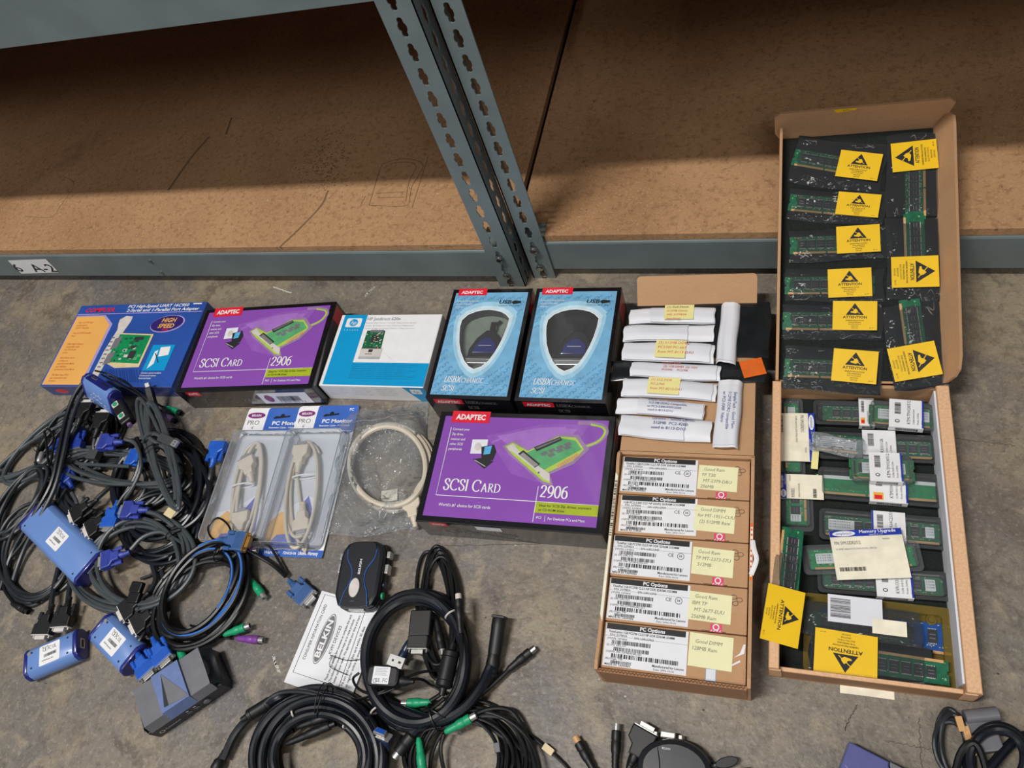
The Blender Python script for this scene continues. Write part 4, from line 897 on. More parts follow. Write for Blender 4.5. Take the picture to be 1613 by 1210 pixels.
# ---- packs lying in the tray
def tq(px, z):
    return quad_M([(p[0], p[1]) for p in px], z)
def z2(*p): return [(1190+u/4.32, 590+v/4.32) for u, v in p]
def z3(*p): return [(1180+u/4.034, 820+v/4.034) for u, v in p]
def shell(name, label, px, z, hgt, base, cover, group, inset=.006):
    M, w, h = tq(px, z+hgt); M = M @ Matrix.Translation((0, 0, -hgt))
    t = T(name, label, 'memory pack', M=M, group=group); t.w, t.h, t.hgt = w, h, hgt
    m = MB(); n = len(rrect(0, 0, 1, 1, .1)); r = .006
    o = rrect(-w/2, -h/2, w/2, h/2, r); i1 = rrect(-w/2+inset, -h/2+inset, w/2-inset, h/2-inset, r*.7)
    z1 = hgt*.55
    # dished shell: rim, inner wall, floor
    vs = [(p[0], p[1], z1) for p in o]+[(p[0], p[1], z1) for p in i1]+[(p[0]*.985, p[1]*.97, .0012) for p in i1]+[(p[0], p[1], 0) for p in o]
    fs = [[k, (k+1) % n, n+(k+1) % n, n+k] for k in range(n)]+[[n+k, n+(k+1) % n, 2*n+(k+1) % n, 2*n+k] for k in range(n)]+[[3*n+k, 3*n+(k+1) % n, (k+1) % n, k] for k in range(n)]+[list(range(2*n, 3*n))]
    m.add(vs, fs, base, True); m.build('tray_shell', t)
    if cover:
        m = MB(); i2 = rrect(-w/2+inset*.7, -h/2+inset*.7, w/2-inset*.7, h/2-inset*.7, r)
        vs = [(p[0], p[1], z1+.0006) for p in o]+[(p[0], p[1], z1+.0006) for p in i2]+[(p[0]*.985, p[1]*.95, hgt) for p in i2]
        fs = [[k, (k+1) % n, n+(k+1) % n, n+k] for k in range(n)]+[[n+k, n+(k+1) % n, 2*n+(k+1) % n, 2*n+k] for k in range(n)]+[list(range(2*n, 3*n))]
        m.add(vs, fs, cover, True); m.build('clear_cover', t)
    return t
def sleeve(t, x0, x1, over=.002, edge='r', code='KTM-TP0028/512', lower=False, z=None):
    z = (z or t.hgt)+.0008; h = t.h/2+over
    m = MB(); m.box(x0, -h, z-.0012, x1, h, z, 'white'); m.box(x0, -h-.0008, z-.010, x1, -h, z, 'white'); s = m.build('paper_sleeve', t)
    a = Art(Matrix.Translation((x0, -h, z))); w = x1-x0; H = 2*h
    if edge == 'r': a.rect(w-.0022, 0, w, H, 'sleeve_blue', 0)
    if edge == 'l': a.rect(0, 0, .0022, H, 'sleeve_blue', 0)
    a.bars(w*.16, H*.46, w*.34, H*.88, 'ink', int(x0*1e4) % 97, 1, True)
    for k, r in enumerate((code, '512MB DDR PC2700', 'Module 333MHz', 'CL2.5')):
        a.text(r, w*(.62+.12*k), H*.12, min(.0042, w*.1) if k == 0 else .0022, 'ink', l=1, rot=pi/2, res=1, sx=.85)
    a.oval(w*.24, H*.2, w*.07, H*.06, 'ink', 1, n=12); a.oval(w*.24, H*.2, w*.045, H*.035, 'white', 2, n=12)
    if lower: a.rect(w*.1, H*.04, w*.36, H*.26, 'yellow_ink', 3); a.rect(w*.13, H*.06, w*.33, H*.18, 'red', 4)
    a.build('sleeve_print', t, parent=s)
    a = Art(plane((x0, -h-.0008, z-.010), (1, 0, 0), (0, 0, 1))); a.bars(w*.2, .002, w*.85, .008, 'ink', 11, 1); a.build('sleeve_barcode', t, parent=s)
GP = 'memory packs in the tray'; GM = 'memory modules in the tray packs'
def inmod(t, label, L, Wd, x=0, **k): return module(label, t.o.matrix_world @ Matrix.Translation((x, .0, .0016)), L, Wd, group=GM, **k)
def mm(t): return t.M
def put(t, label, L, Wd, x=0, dy=0, **k): return module(label, t.M @ Matrix.Translation((x, dy, .0016)), L, Wd, group=GM, **k)
c1 = shell('memory_pack', 'black clamshell of memory under the bags edge, farthest in the tray', z2((395, 150), (1235, 195), (1250, 345), (395, 335)), .0085, .013, 'shell_black', 'clamshell', GP); sleeve(c1, -.020, .0, edge='', lower=True)
put(c1, 'dark memory module in the farthest clamshell of the tray', .134, .026, n=8)
c2 = shell('memory_pack', 'black clamshell with pale printed sleeve, second row of the tray', z2((430, 375), (1235, 405), (1255, 595), (420, 560)), .0085, .013, 'shell_black', 'clamshell', GP); sleeve(c2, -.018, .024, edge='', code='KVR333/1GR')
put(c2, 'dark memory module in the second row clamshell of the tray', .134, .026, x=.012, n=8)
c3 = shell('memory_pack', 'black clamshell holding bright green memory, middle of the tray', z2((430, 615), (1260, 670), (1290, 900), (425, 830)), .0085, .013, 'shell_black', 'clamshell', GP); sleeve(c3, -.012, .034, over=.0, edge='r', code='KTM3304/512', lower=True)
md = put(c3, 'bright green chipless side of a memory module in the middle clamshell', .158, .028, pcbk='pcb_bright', blank=True)
a = Art(Matrix.Translation((0, 0, .0016))); a.rect(-.077, .0085, -.02, .0135, 'white', 0); a.rect(.045, .0085, .077, .0135, 'white', 0); a.rect(-.05, -.006, .045, .002, 'pcb', 0); a.build('sticker', md)
c4 = shell('memory_pack', 'black clamshell with blue edged sleeve above the green pack near the tray front', z2((440, 890), (1300, 975), (1310, 1180), (430, 1115)), .0085, .013, 'shell_black', 'clamshell', GP); sleeve(c4, -.012, .028, over=.0, edge='l', code='KVR333X64C25/512', lower=False)
put(c4, 'memory module with large white sticker in the sleeved clamshell', .145, .028, n=9, stick=((-.44, -.22, 'KVR333X64'), (.36, .43, '512MB')))
c5 = shell('memory_pack', 'black clamshell partly under the green pack, nearest of the dark clamshells', z3((440, 285), (1270, 305), (1295, 525), (430, 430)), .0085, .013, 'shell_black', 'clamshell', GP); sleeve(c5, -.008, .034, over=.001, edge='r', code='KVR133/512', lower=False)
put(c5, 'memory module in the nearest dark clamshell of the tray', .145, .028, n=9, stick=((.34, .42, '512MB'),))
# small laptop modules in clear shells on top
s1 = shell('memory_pack', 'small clear laptop memory pack with white sleeve at the tray top right', z2((790, 165), (1225, 190), (1218, 378), (775, 330)), .0235, .012, 'clamshell', 'clamshell', GP, .004); sleeve(s1, -.0165, .026, over=.001, edge='r')
put(s1, 'laptop memory module in the small pack at the tray top right', .082, .030, pcbk='pcb', n=4, cw=.014, stick=((-.36, -.16, '512MB'), (.26, .42, 'B0035')))
s2 = shell('memory_pack', 'small clear laptop memory pack with white sleeve in the tray middle', z2((665, 535), (1075, 540), (1080, 735), (645, 705)), .0235, .012, 'clamshell', 'clamshell', GP, .004); sleeve(s2, -.016, .024, over=.001, edge='r', code='KTM-TP0028/512')
put(s2, 'laptop memory module in the small pack in the tray middle', .080, .030, pcbk='pcb', n=4, cw=.014, stick=((-.30, -.12, '512MB'), (.22, .36, 'B0035')))
def simple_pack(label, mlabel, px, z, sl, rot, band, mw=.026, text='P/N: SVM-53DR2/512'):
    """clear shell with a green laptop module under a folded white card; long axis along local x after rot"""
    M, w, h = tq(px, z+.008); M = M @ Matrix.Translation((0, 0, -.008)) @ Matrix.Rotation(rot, 4, 'Z')
    if abs(rot) > .5: w, h = h, w
    t = T('memory_pack', label, 'memory pack', M=M, group=GP); t.w, t.h, t.hgt = w, h, .008
    m = MB(); m.rbox(-w/2, -h/2, 0, w/2, h/2, .0012, 'clamshell', .006); m.rbox(-w/2+.006, -h/2+.005, .0014, w/2-.006, h/2-.005, .0075, 'clamshell', .004, .001); m.build('clear_shell', t)
    x0, x1, y0, y1 = sl
    m = MB(); m.grid(lambda a, b: (x0+(x1-x0)*a, y0+(y1-y0)*b, .0095+.001*sin(pi*b)), 6, 6, 'manila', .0006); c = m.build('folded_card', t)
    a = Art(Matrix.Translation((x0, y0, .0107))); W, H = x1-x0, y1-y0
    a.rect(0, H-.0085, W, H, 'sleeve_blue', 0); a.oval(W*.2, H-.0045, W*.16, .0036, 'white', 1); a.text('simpletech', W*.2, H-.0058, .0034, 'sleeve_blue', l=2, al='c', fitw=W*.22); a.text('Memory Upgrade', W*.42, H-.0045, .0040, 'white', l=2, bold=.02, fitw=W*.5); a.text('simpletech.com', W*.55, H-.0078, .0018, 'white', l=2, res=1)
    a.text(text, W*.05, H-.019, .0045, 'ink_grey', l=1, fitw=W*.36); a.text('512MB 64x64 PC2-5300 DDR2 SMOD', W*.06, H-.026, .0024, 'ink_grey', l=1, fitw=W*.56, res=1); a.bars(W*.06, H*.16, W*.42, H*.24, 'ink', 9, 1); a.text('90000', W*.72, H-.0145, .0024, 'ink_grey', l=1, res=1); a.build('card_print', t, parent=c)
    module(mlabel, M @ Matrix.Translation((0, -.001, .0016)), w-.018, min(mw, h-.012), pcbk='pcb_bright', n=2, cw=.012, group=GM, stick=((-.44, -.26, '512MB'),))
    return t
simple_pack('clear pack with green module and wide white card lying across the tray', 'bright green module in the pack lying across the tray', z3((330, 140), (1090, 125), (1115, 300), (350, 345)), .0235, (-.034, .052, -.030, .034), 0, 1)
simple_pack('clear pack with green module standing along the left wall at the tray top', 'bright green module in the upper pack along the left wall', z2((180, 150), (335, 150), (330, 690), (165, 685)), .012, (-.034, .042, -.026, .030), -pi/2, 1)
simple_pack('clear pack with green module and white card, lower of the two along the left wall', 'bright green module in the lower pack along the left wall', z2((160, 705), (400, 710), (390, 1060), (145, 1045)), .0095, (.006, .042, -.036, .020), pi/2, 1)
# slim silver-labelled module in a clear bag, with pale note
M, w, h = tq(z2((380, 405), (745, 440), (735, 570), (375, 530)), .028)
t = film_bag('clear_bag', 'small clear bag with silver labelled module beside the left white card', M, w, h, 'film', 31, .002, .003)
md = module('slim module with long silver label in the small clear bag', M @ Matrix.Translation((0, .003, .0005)), w-.006, .026, n=0, group=GM, pcbk='pcb_dk', blank=True)
a = Art(Matrix.Translation((0, 0, .0016))); a.rect(-w/2+.006, -.009, w/2-.010, .009, 'silver_pt', 0)
for k in range(5): a.rect(-w/2+.010, -.006+.003*k, -w/2+.030+.004*(k % 3), -.005+.003*k, 'ink_grey', 1); a.rect(.0, -.006+.003*k, .022, -.0052+.003*k, 'ink_grey', 1)
a.ring(-w/2+.010, .004, .003, .003, .0006, 'ink', 1, 12); a.build('silver_label', md)
M, w, h = tq(z2((385, 500), (432, 505), (425, 645), (380, 640)), .0225)
m = MB(); m.grid(lambda a, b: ((a-.5)*w, (b-.5)*h, .001*sin(3*b)), 3, 5, 'sticky', .0004); o = m.build('sticky_note'); o.matrix_world = M; o['label'] = 'pale yellow note tucked beside the left packs in the tray'; o['category'] = 'note'
# amber tray with a blue module, and smoky bags at the front
am = shell('module_tray', 'amber moulded tray holding a blue module at the tray front right', z3((420, 455), (1285, 555), (1325, 1085), (270, 940)), .0085, .010, 'amber_shell', None, None, .010)
for k in range(7):
    m = MB(); x = -am.w/2+.05+k*.022; X = Matrix.Translation((x+.03 if k < 4 else am.w/2-.03+.011*(k-4)*(1 if k > 4 else 1)-.012, am.h/2-.016 if k < 4 else -am.h/2+.016+.004*(k-4), .0012)) @ Matrix.Rotation(-pi/2, 4, 'Y')
    m.lathe([(0, .007), (.003, .0062), (.004, .0045), (.002, .003)], 'amber_shell', 16, X); m.build('moulded_stud', am)
md = module('long blue memory module lying in the amber tray', am.M @ Matrix.Translation((.012, .012, .0018)) @ Matrix.Rotation(-.02, 4, 'Z'), .150, .036, pcbk='pcb_blue', n=5, group=GM)
mg = 'memory modules in the bags at the tray front'; bgp = 'antistatic bags in the tray'
M, w, h = tq(z3((335, 470), (1100, 640), (1080, 800), (320, 745)), .022)
t = film_bag('clear_bag', 'smoky clear bag with a white barcode label above the upside-down yellow label', M, w, h, 'esd_clear', 41, .003, .006)
module('memory module in the bag with white barcode label', M @ Matrix.Translation((.0, -.006, .001)), w*.82, .028, pcbk='pcb_dk', n=8, group=mg)
a = Art(M @ Matrix.Translation((-w*.27, -h*.1, .0102)) @ Matrix.Rotation(.03, 4, 'Z')); a.rect(0, 0, .062, .034, 'paper_shade', 1); a.bars(.003, .006, .026, .030, 'ink', 12, 2, True); a.rect(.05, -.008, .088, .010, 'manila', 2); a.build('barcode_label', t, True)
M, w, h = tq(z3((385, 700), (1165, 830), (1160, 1070), (385, 960)), .0255)
p = [P(1180+u/4.034, 820+v/4.034, .032) for u, v in ((612, 850),)][0]; q = M.inverted() @ p
esd_pack('label upside down at the tray front', M, w, h, (q.x, q.y, .070, .052, pi-.02), (.02, -.002, .128, .028, 0, dict(gold=1)), 42, bgp, mg)
c, rz, w, h = fit(z3((140, 170), (320, 195), (290, 780), (75, 735)), .045)
M = Matrix.Translation((c.x, c.y, .044)) @ Matrix.Rotation(rz, 4, 'Z') @ Matrix.Rotation(rad(10), 4, 'Y')
p = P(1180+212/4.034, 820+605/4.034, .05); q = M.inverted() @ p
esd_pack('hanging over the left wall of the tray', M, w, h, (q.x, q.y, .070, .045, -pi/2-.05), (.006, .03, .115, .027, pi/2, dict(gold=1)), 43, bgp, mg)
# ------------------------------------------------------------------ cables and plugs
def W(px): return [P(u, v, z) for u, v, z in px]
def coil(cx, cy, a, b, rot, turns, r, z0, seed, t0=0, jit=.08, lay=3, n=22, shrink=0, cw=1):
    """points of a wound cable, as image positions with heights above the floor"""
    rnd = random.Random(seed); K = int(turns)+2
    ja = [1+rnd.uniform(-jit, jit) for _ in range(K)]; jb = [1+rnd.uniform(-jit, jit) for _ in range(K)]
    jx = [rnd.uniform(-jit, jit)*a*.6 for _ in range(K)]; jy = [rnd.uniform(-jit, jit)*b*.6 for _ in range(K)]
    jr = [rnd.uniform(-jit, jit)*40 for _ in range(K)]
    out = []
    for i in range(int(turns*n)+1):
        t = i/n; k = min(int(t), K-2); q = t-k; q = q*q*(3-2*q)
        L = lambda s: s[k]*(1-q)+s[k+1]*q
        an = t0+cw*2*pi*t; s = 1-shrink*t
        x, y = a*s*L(ja)*cos(an), b*s*L(jb)*sin(an); ro = rad(rot+L(jr))
        zz = z0+r+1.7*r*(((k % lay))*(1-q)+((k+1) % lay)*q)+.0008*sin(5*an+k)
        out.append((cx+L(jx)+x*cos(ro)-y*sin(ro), cy+L(jy)+x*sin(ro)+y*cos(ro), zz))
    return out
def cable(name, label, px, r, m, group=None, cat='cable', seg=8, sub=4, loc=None):
    pts = W(px); c = sum(pts, Vector())/len(pts)
    t = T(name, label, cat, (c.x, c.y, 0), 0, group)
    mb = MB(); mb.tube(pts, r, m, seg, sub=sub); t.cord = mb.build('cord', t, True); t.pts = pts
    return t
def cord(t, px, r, m, name='cord', seg=8, sub=4):
    mb = MB(); mb.tube(W(px), r, m, seg, sub=sub); return mb.build(name, t, True)
def fr(u, v, z, du, dv, dz=0, up=(0, 0, 1)):
    p = P(u, v, z); d = (P(u+du, v+dv, z)-p).normalized()+Vector((0, 0, dz)); return frame(p, d, Vector(up))
def vga(t, X, m='vga_blue', wide=1.0, screws=True, female=False, ridges=True, shellm='silver'):
    """D-sub plug, x is the plugging direction"""
    mb = MB(); w = .0155*wide
    mb.prism([(-.017, -.0075), (-.006, -.0085), (.0, -w), (.016, -w), (.016, w), (.0, w), (-.006, .0085), (-.017, .0075)], -.0072, .0072, m, .0018, X)
    if ridges:
        for k in range(6): mb.box(-.001+.0026*k, -w*.82, .0070, .0004+.0026*k, w*.82, .0078, m, X)
    h = mb.build('plug_hood', t, True)
    mb = MB(); mb.prism([(x, y) for x, y in rrect(-w, -.0065, w, .0065, .002)], .016, .0172, shellm, 0, X @ Matrix(((0, 0, 1, 0), (1, 0, 0, 0), (0, 1, 0, 0), (0, 0, 0, 1))))
    q = w*.56; mb.prism([(-q, .0042), (-q*.86, -.0042), (q*.86, -.0042), (q, .0042)], .0172, .0235, shellm, .0008, X @ Matrix(((0, 0, 1, 0), (1, 0, 0, 0), (0, 1, 0, 0), (0, 0, 0, 1))))
    mb.build('metal_shell', t, True, parent=h)
    if female:
        mb = MB(); mb.prism([(-q*.85, .0034), (-q*.7, -.0034), (q*.7, -.0034), (q*.85, .0034)], .0232, .0238, 'vga_bright', 0, X @ Matrix(((0, 0, 1, 0), (1, 0, 0, 0), (0, 1, 0, 0), (0, 0, 0, 1)))); mb.build('socket_insert', t, True, parent=h)
    if screws:
        for s in (-1, 1):
            mb = MB(); mb.lathe([(-.021, .0028), (-.0205, .0035), (-.009, .0035), (-.0085, .0022), (.012, .0022)], m, 10, X @ Matrix.Translation((0, s*(w-.0026), .001))); mb.lathe([(.012, .0012), (.021, .0012)], shellm, 8, X @ Matrix.Translation((0, s*(w-.0026), .001))); mb.build('thumbscrew', t, True, parent=h)
    mb = MB(); mb.lathe([(-.034, .0036), (-.030, .0042), (-.0295, .0036), (-.026, .0048), (-.0255, .004), (-.022, .0056), (-.0165, .0062)], m, 12, X); mb.build('strain_relief', t, True, parent=h)
    return h
def ps2(t, X, m, long=1.0, tip='silver', r=.0062):
    mb = MB(); L = .030*long; pr = [(-L*.55, .0026), (-L*.5, .0036)]
    for k in range(4): pr += [(-L*.45+k*L*.11, .0040+.0003*k), (-L*.40+k*L*.11, .0046+.0003*k)]
    pr += [(0, r), (L*.2, r*1.04), (L*.24, r*.94), (L*.3, r*1.04), (L*.48, r*1.02), (L*.5, r*.9)]
    mb.lathe(pr, m, 14, X); b = mb.build('plug_body', t, True)
    mb = MB(); mb.lathe([(L*.5, .0045), (L*.5+.008, .0045), (L*.5+.008, .0038), (L*.5+.004, .0036)], tip, 14, X); mb.build('metal_tip', t, True, parent=b)
    return b
def usb(t, X, m='plug_grey', L=.030):
    mb = MB(); mb.rbox(-L/2, -.0078, -.004, L/2, .0078, .0042, m, .002, .001, X); b = mb.build('plug_body', t, True)
    mb = MB(); mb.box(L/2, -.006, -.0022, L/2+.0125, .006, .0024, 'silver', X)
    for y in (-.0032, .0016): mb.box(L/2+.005, y, .0024, L/2+.0075, y+.0018, .0026, 'ink', X)
    mb.build('metal_tip', t, True, parent=b); return b
def ferrite(t, X, m='plug_black', L=.036, r=.0085, name='ferrite_bead'):
    mb = MB(); mb.lathe([(-L/2-.012, .0042), (-L/2-.003, .0052), (-L/2-.002, r*.8), (-L/2, r), (-L*.36, r), (-L*.35, r*.94), (-L*.33, r), (L*.33, r), (L*.35, r*.94), (L*.36, r), (L/2, r), (L/2+.002, r*.8), (L/2+.003, .0052), (L/2+.012, .0042)], m, 16, X); return mb.build(name, t, True)
def tie(t, u, v, z, du, dv, rw, rh, m='white', th=.0013, name='cable_tie'):
    X = fr(u, v, z, du, dv); mb = MB(); mb.tube([X @ Vector((0, rw*cos(a), rh*sin(a))) for a in [2*pi*i/14 for i in range(14)]], th, m, 6, True, sub=2)
    return mb.build(name, t, True)
CB = 'cables and plugs in the left heap'

# ---- left heap, lowest first
t = cable('grey_cable', 'grey cable wound in a long flat loop at the far left of the heap', coil(72, 706, 78, 21, -38, 7.2, .0036, 0, 11, jit=.24), .0038, 'cord_grey', CB)
tie(t, 55, 706, .008, 1, -.8, .012, .010, 'cord_black', .0008)
t = cable('grey_cable', 'grey cable in loose strands running off the left edge of the frame', coil(34, 790, 66, 22, -52, 6.4, .0036, 0, 12, jit=.25)+[(-20, 860, .004), (-40, 900, .004)], .0036, 'cord_slate', CB)
t = cable('black_cable', 'black cable looped around the lower side of the large blue unit', coil(58, 868, 56, 76, 14, 6.4, .0035, 0, 13, jit=.18), .0035, 'cord_slate', CB)
ferrite(t, fr(46, 942, .009, -1, -.35), 'plug_black', .026, .006, 'strain_relief')
t = cable('black_cable', 'short black cable ending in a ribbed round plug below the large blue unit', [(2, 905, .006), (8, 930, .007), (22, 950, .008)], .0032, 'cord_black', CB)
ps2(t, fr(30, 956, .009, 1, .55), 'plug_black', 1.2, 'plug_black')
t = cable('black_cable', 'glossy black cable coiled at the right side of the left heap', coil(252, 762, 64, 78, 20, 8.5, .0040, 0, 14, jit=.2, lay=4), .0040, 'cord_navy', CB)
t = cable('black_cable', 'black cable tangle low in the middle of the left heap', coil(186, 764, 84, 46, -14, 8.5, .0036, 0, 15, jit=.3), .0036, 'cord_slate', CB)
t = cable('grey_cable', 'grey cable looping sideways across the middle of the left heap', [(205, 735, .030)]+coil(190, 738, 90, 25, 8, 5.5, .0035, .016, 16, jit=.2, t0=pi), .0035, 'cord_grey', CB)
mb = MB(); mb.rbox(-.010, -.009, -.006, .012, .009, .008, 'plug_grey', .002, .001, fr(148, 718, .036, 1, .05)); mb.build('ferrite_clip', t, True)
t = cable('black_cable', 'black cable strands filling the upper left of the heap under the twin leads', coil(120, 700, 62, 40, -48, 6.5, .0036, 0, 17, jit=.3), .0036, 'cord_black', CB)
t = cable('black_cable', 'black cable strands under the grey coil at the middle right of the heap', coil(250, 830, 60, 46, -30, 6.5, .0036, 0, 18, jit=.3), .0036, 'cord_navy', CB)
# blue plugs standing in the heap, each with its own lead
def lead(label, plug, m, px, r=.0035, cm='cord_grey', **k):
    t = cable('monitor_cable', label, px, r, cm, CB); vga(t, fr(*plug), m, **k); return t
lead('monitor cable with violet blue plug lying uppermost near the middle of the left heap', (170, 697, .050, -1, .03), 'vga_violet', [(197, 692, .050), (214, 700, .045), (222, 735, .04), (205, 775, .03), (180, 800, .02)])
lead('monitor cable with blue plug on edge under the marked blue unit', (121, 697, .030, -.25, 1.0), 'vga_blue', [(124, 676, .03), (128, 660, .03), (142, 668, .02), (150, 690, .012)], .0032, 'cord_black')
lead('monitor cable with blue plug half hidden at the left under the grey loops', (104, 698, .020, 1, -.3), 'vga_blue', [(86, 706, .02), (70, 715, .016), (55, 730, .012)], .0032, 'cord_black')
lead('monitor cable with dark blue plug pointing up left above the large blue unit', (104, 750, .026, -.55, -1), 'vga_blue', [(113, 776, .026), (121, 792, .022), (122, 812, .016), (112, 830, .012)], .0034, 'cord_grey')
lead('monitor cable with blue plug peeping out beneath the folded grey bundle', (215, 722, .026, -1, -.12), 'vga_bright', [(238, 726, .026), (255, 735, .02), (262, 760, .014)], .0034, 'cord_black')
lead('monitor cable with bright blue plug pointing down left in the middle of the heap', (176, 818, .026, -.35, 1), 'vga_bright', [(184, 798, .026), (196, 780, .03), (215, 760, .03)], .0034, 'cord_slate')
t = lead('monitor cable with bright blue plug beside the first blister pack', (342, 710, .024, .35, -1), 'vga_bright', [(334, 737, .024), (330, 755, .022), (318, 785, .014), (302, 820, .009), (290, 852, .006), (268, 880, .006)], .0046, 'cord_slate')
ferrite(t, fr(322, 778, .014, -.6, 1), 'plug_black', .030, .0085)
t = cable('black_cable', 'black cable arching from the glossy coil toward the bright blue plug', [(262, 700, .02), (290, 702, .024), (312, 706, .022), (328, 725, .012), (330, 750, .008), (320, 790, .006)], .0042, 'cord_black', CB)
t = cable('usb_cable', 'black lead with a grey rectangular plug beside the lower left of the blister pack', [(312, 818, .012), (304, 836, .009), (296, 862, .006), (285, 890, .005)], .0034, 'cord_slate', CB)
usb(t, fr(321, 802, .014, .75, -1), 'plug_grey', .026)
# twin black leads hanging from the top unit down the left side
t = cable('twin_cable', 'pair of black leads running from the marked blue unit down the left side', [(140, 592, .062), (118, 622, .058), (104, 660, .052), (92, 715, .048), (80, 765, .040), (52, 815, .030), (20, 870, .012), (0, 930, .006)], .0042, 'cord_navy', CB)
cord(t, [(142, 600, .058), (124, 630, .056), (110, 670, .052), (99, 720, .048), (86, 770, .040), (60, 822, .028), (34, 876, .012), (16, 930, .006)], .0042, 'cord_slate')
cord(t, [(136, 655, .040), (112, 690, .042), (96, 735, .040), (72, 790, .032), (40, 850, .016), (8, 890, .008)], .0036, 'cord_black')
t = cable('thin_cable', 'thin black lead bent in a hairpin with a pale barrel plug', [(110, 668, .04), (88, 690, .045), (78, 735, .045), (72, 690, .050), (70, 680, .050), (76, 676, .050), (84, 690, .048), (70, 712, .045)], .0022, 'cord_black', CB)
mb = MB(); mb.lathe([(-.010, .0035), (-.008, .0048), (.008, .0048), (.010, .004)], 'silver', 12, fr(64, 720, .046, -.4, 1)); mb.build('barrel_plug', t, True)
# large grey coil with two violet plugs and velcro straps
GH = coil(205, 880, 96, 78, -12, 4.2, .0037, .010, 21, t0=-.6, jit=.13)
t = cable('monitor_cable', 'large grey cable coil with one violet blue plug above the middle, velcro strapped', [(232, 806, .036), (250, 812, .034), (272, 828, .028)]+GH, .0037, 'cord_grey', CB)
vga(t, fr(208, 804, .038, -1, .02), 'vga_violet')
for (u, v) in ((217, 926), (213, 942)): 
    mb = MB(); mb.rbox(-.011, -.009, -.004, .011, .009, .006, 'cord_black', .003, .002, fr(u, v, .028, 1, .1)); mb.build('velcro_strap', t, True)
mb = MB(); mb.rbox(-.009, -.007, -.001, .011, .007, .0006, 'tape_tan', .001, 0, fr(267, 808, .040, 1, .6)); mb.build('paper_tag', t, True)
t = cable('monitor_cable', 'grey cable coil with a ribbed violet blue plug beside the large blue unit', [(206, 866, .032), (226, 846, .032), (254, 838, .030), (276, 850, .026)]+coil(214, 888, 76, 62, -8, 4.2, .0037, .012, 22, t0=-.5, jit=.16), .0037, 'cord_grey', CB)
vga(t, fr(176, 880, .032, -1, .36), 'vga_violet')
tie(t, 274, 842, .03, .5, 1, .014, .012, 'cord_black', .0009, 'wire_tie')
t = cable('thin_cable', 'single thin black cable curving inside the grey coil', [(275, 868, .010), (262, 890, .007), (240, 905, .005), (222, 912, .005)], .0024, 'cord_black', CB)
# folded usb lead on top
t = cable('usb_cable', 'folded grey bundle of cable with a metal tipped plug on top of the heap', [(266, 698, .062), (246, 684, .064), (236, 690, .062)]+coil(254, 716, 90, 14, 73, 5.2, .0036, .048, 31, t0=-pi/2, jit=.10, lay=2), .0036, 'cord_grey', CB)
usb(t, fr(262, 693, .066, 1, .45), 'plug_grey', .032)
tie(t, 240, 708, .058, .35, 1, .014, .011, 'cord_black', .0010, 'wire_tie'); tie(t, 238, 690, .058, .35, 1, .014, .011, 'cord_grey', .0026, 'cord_wrap')

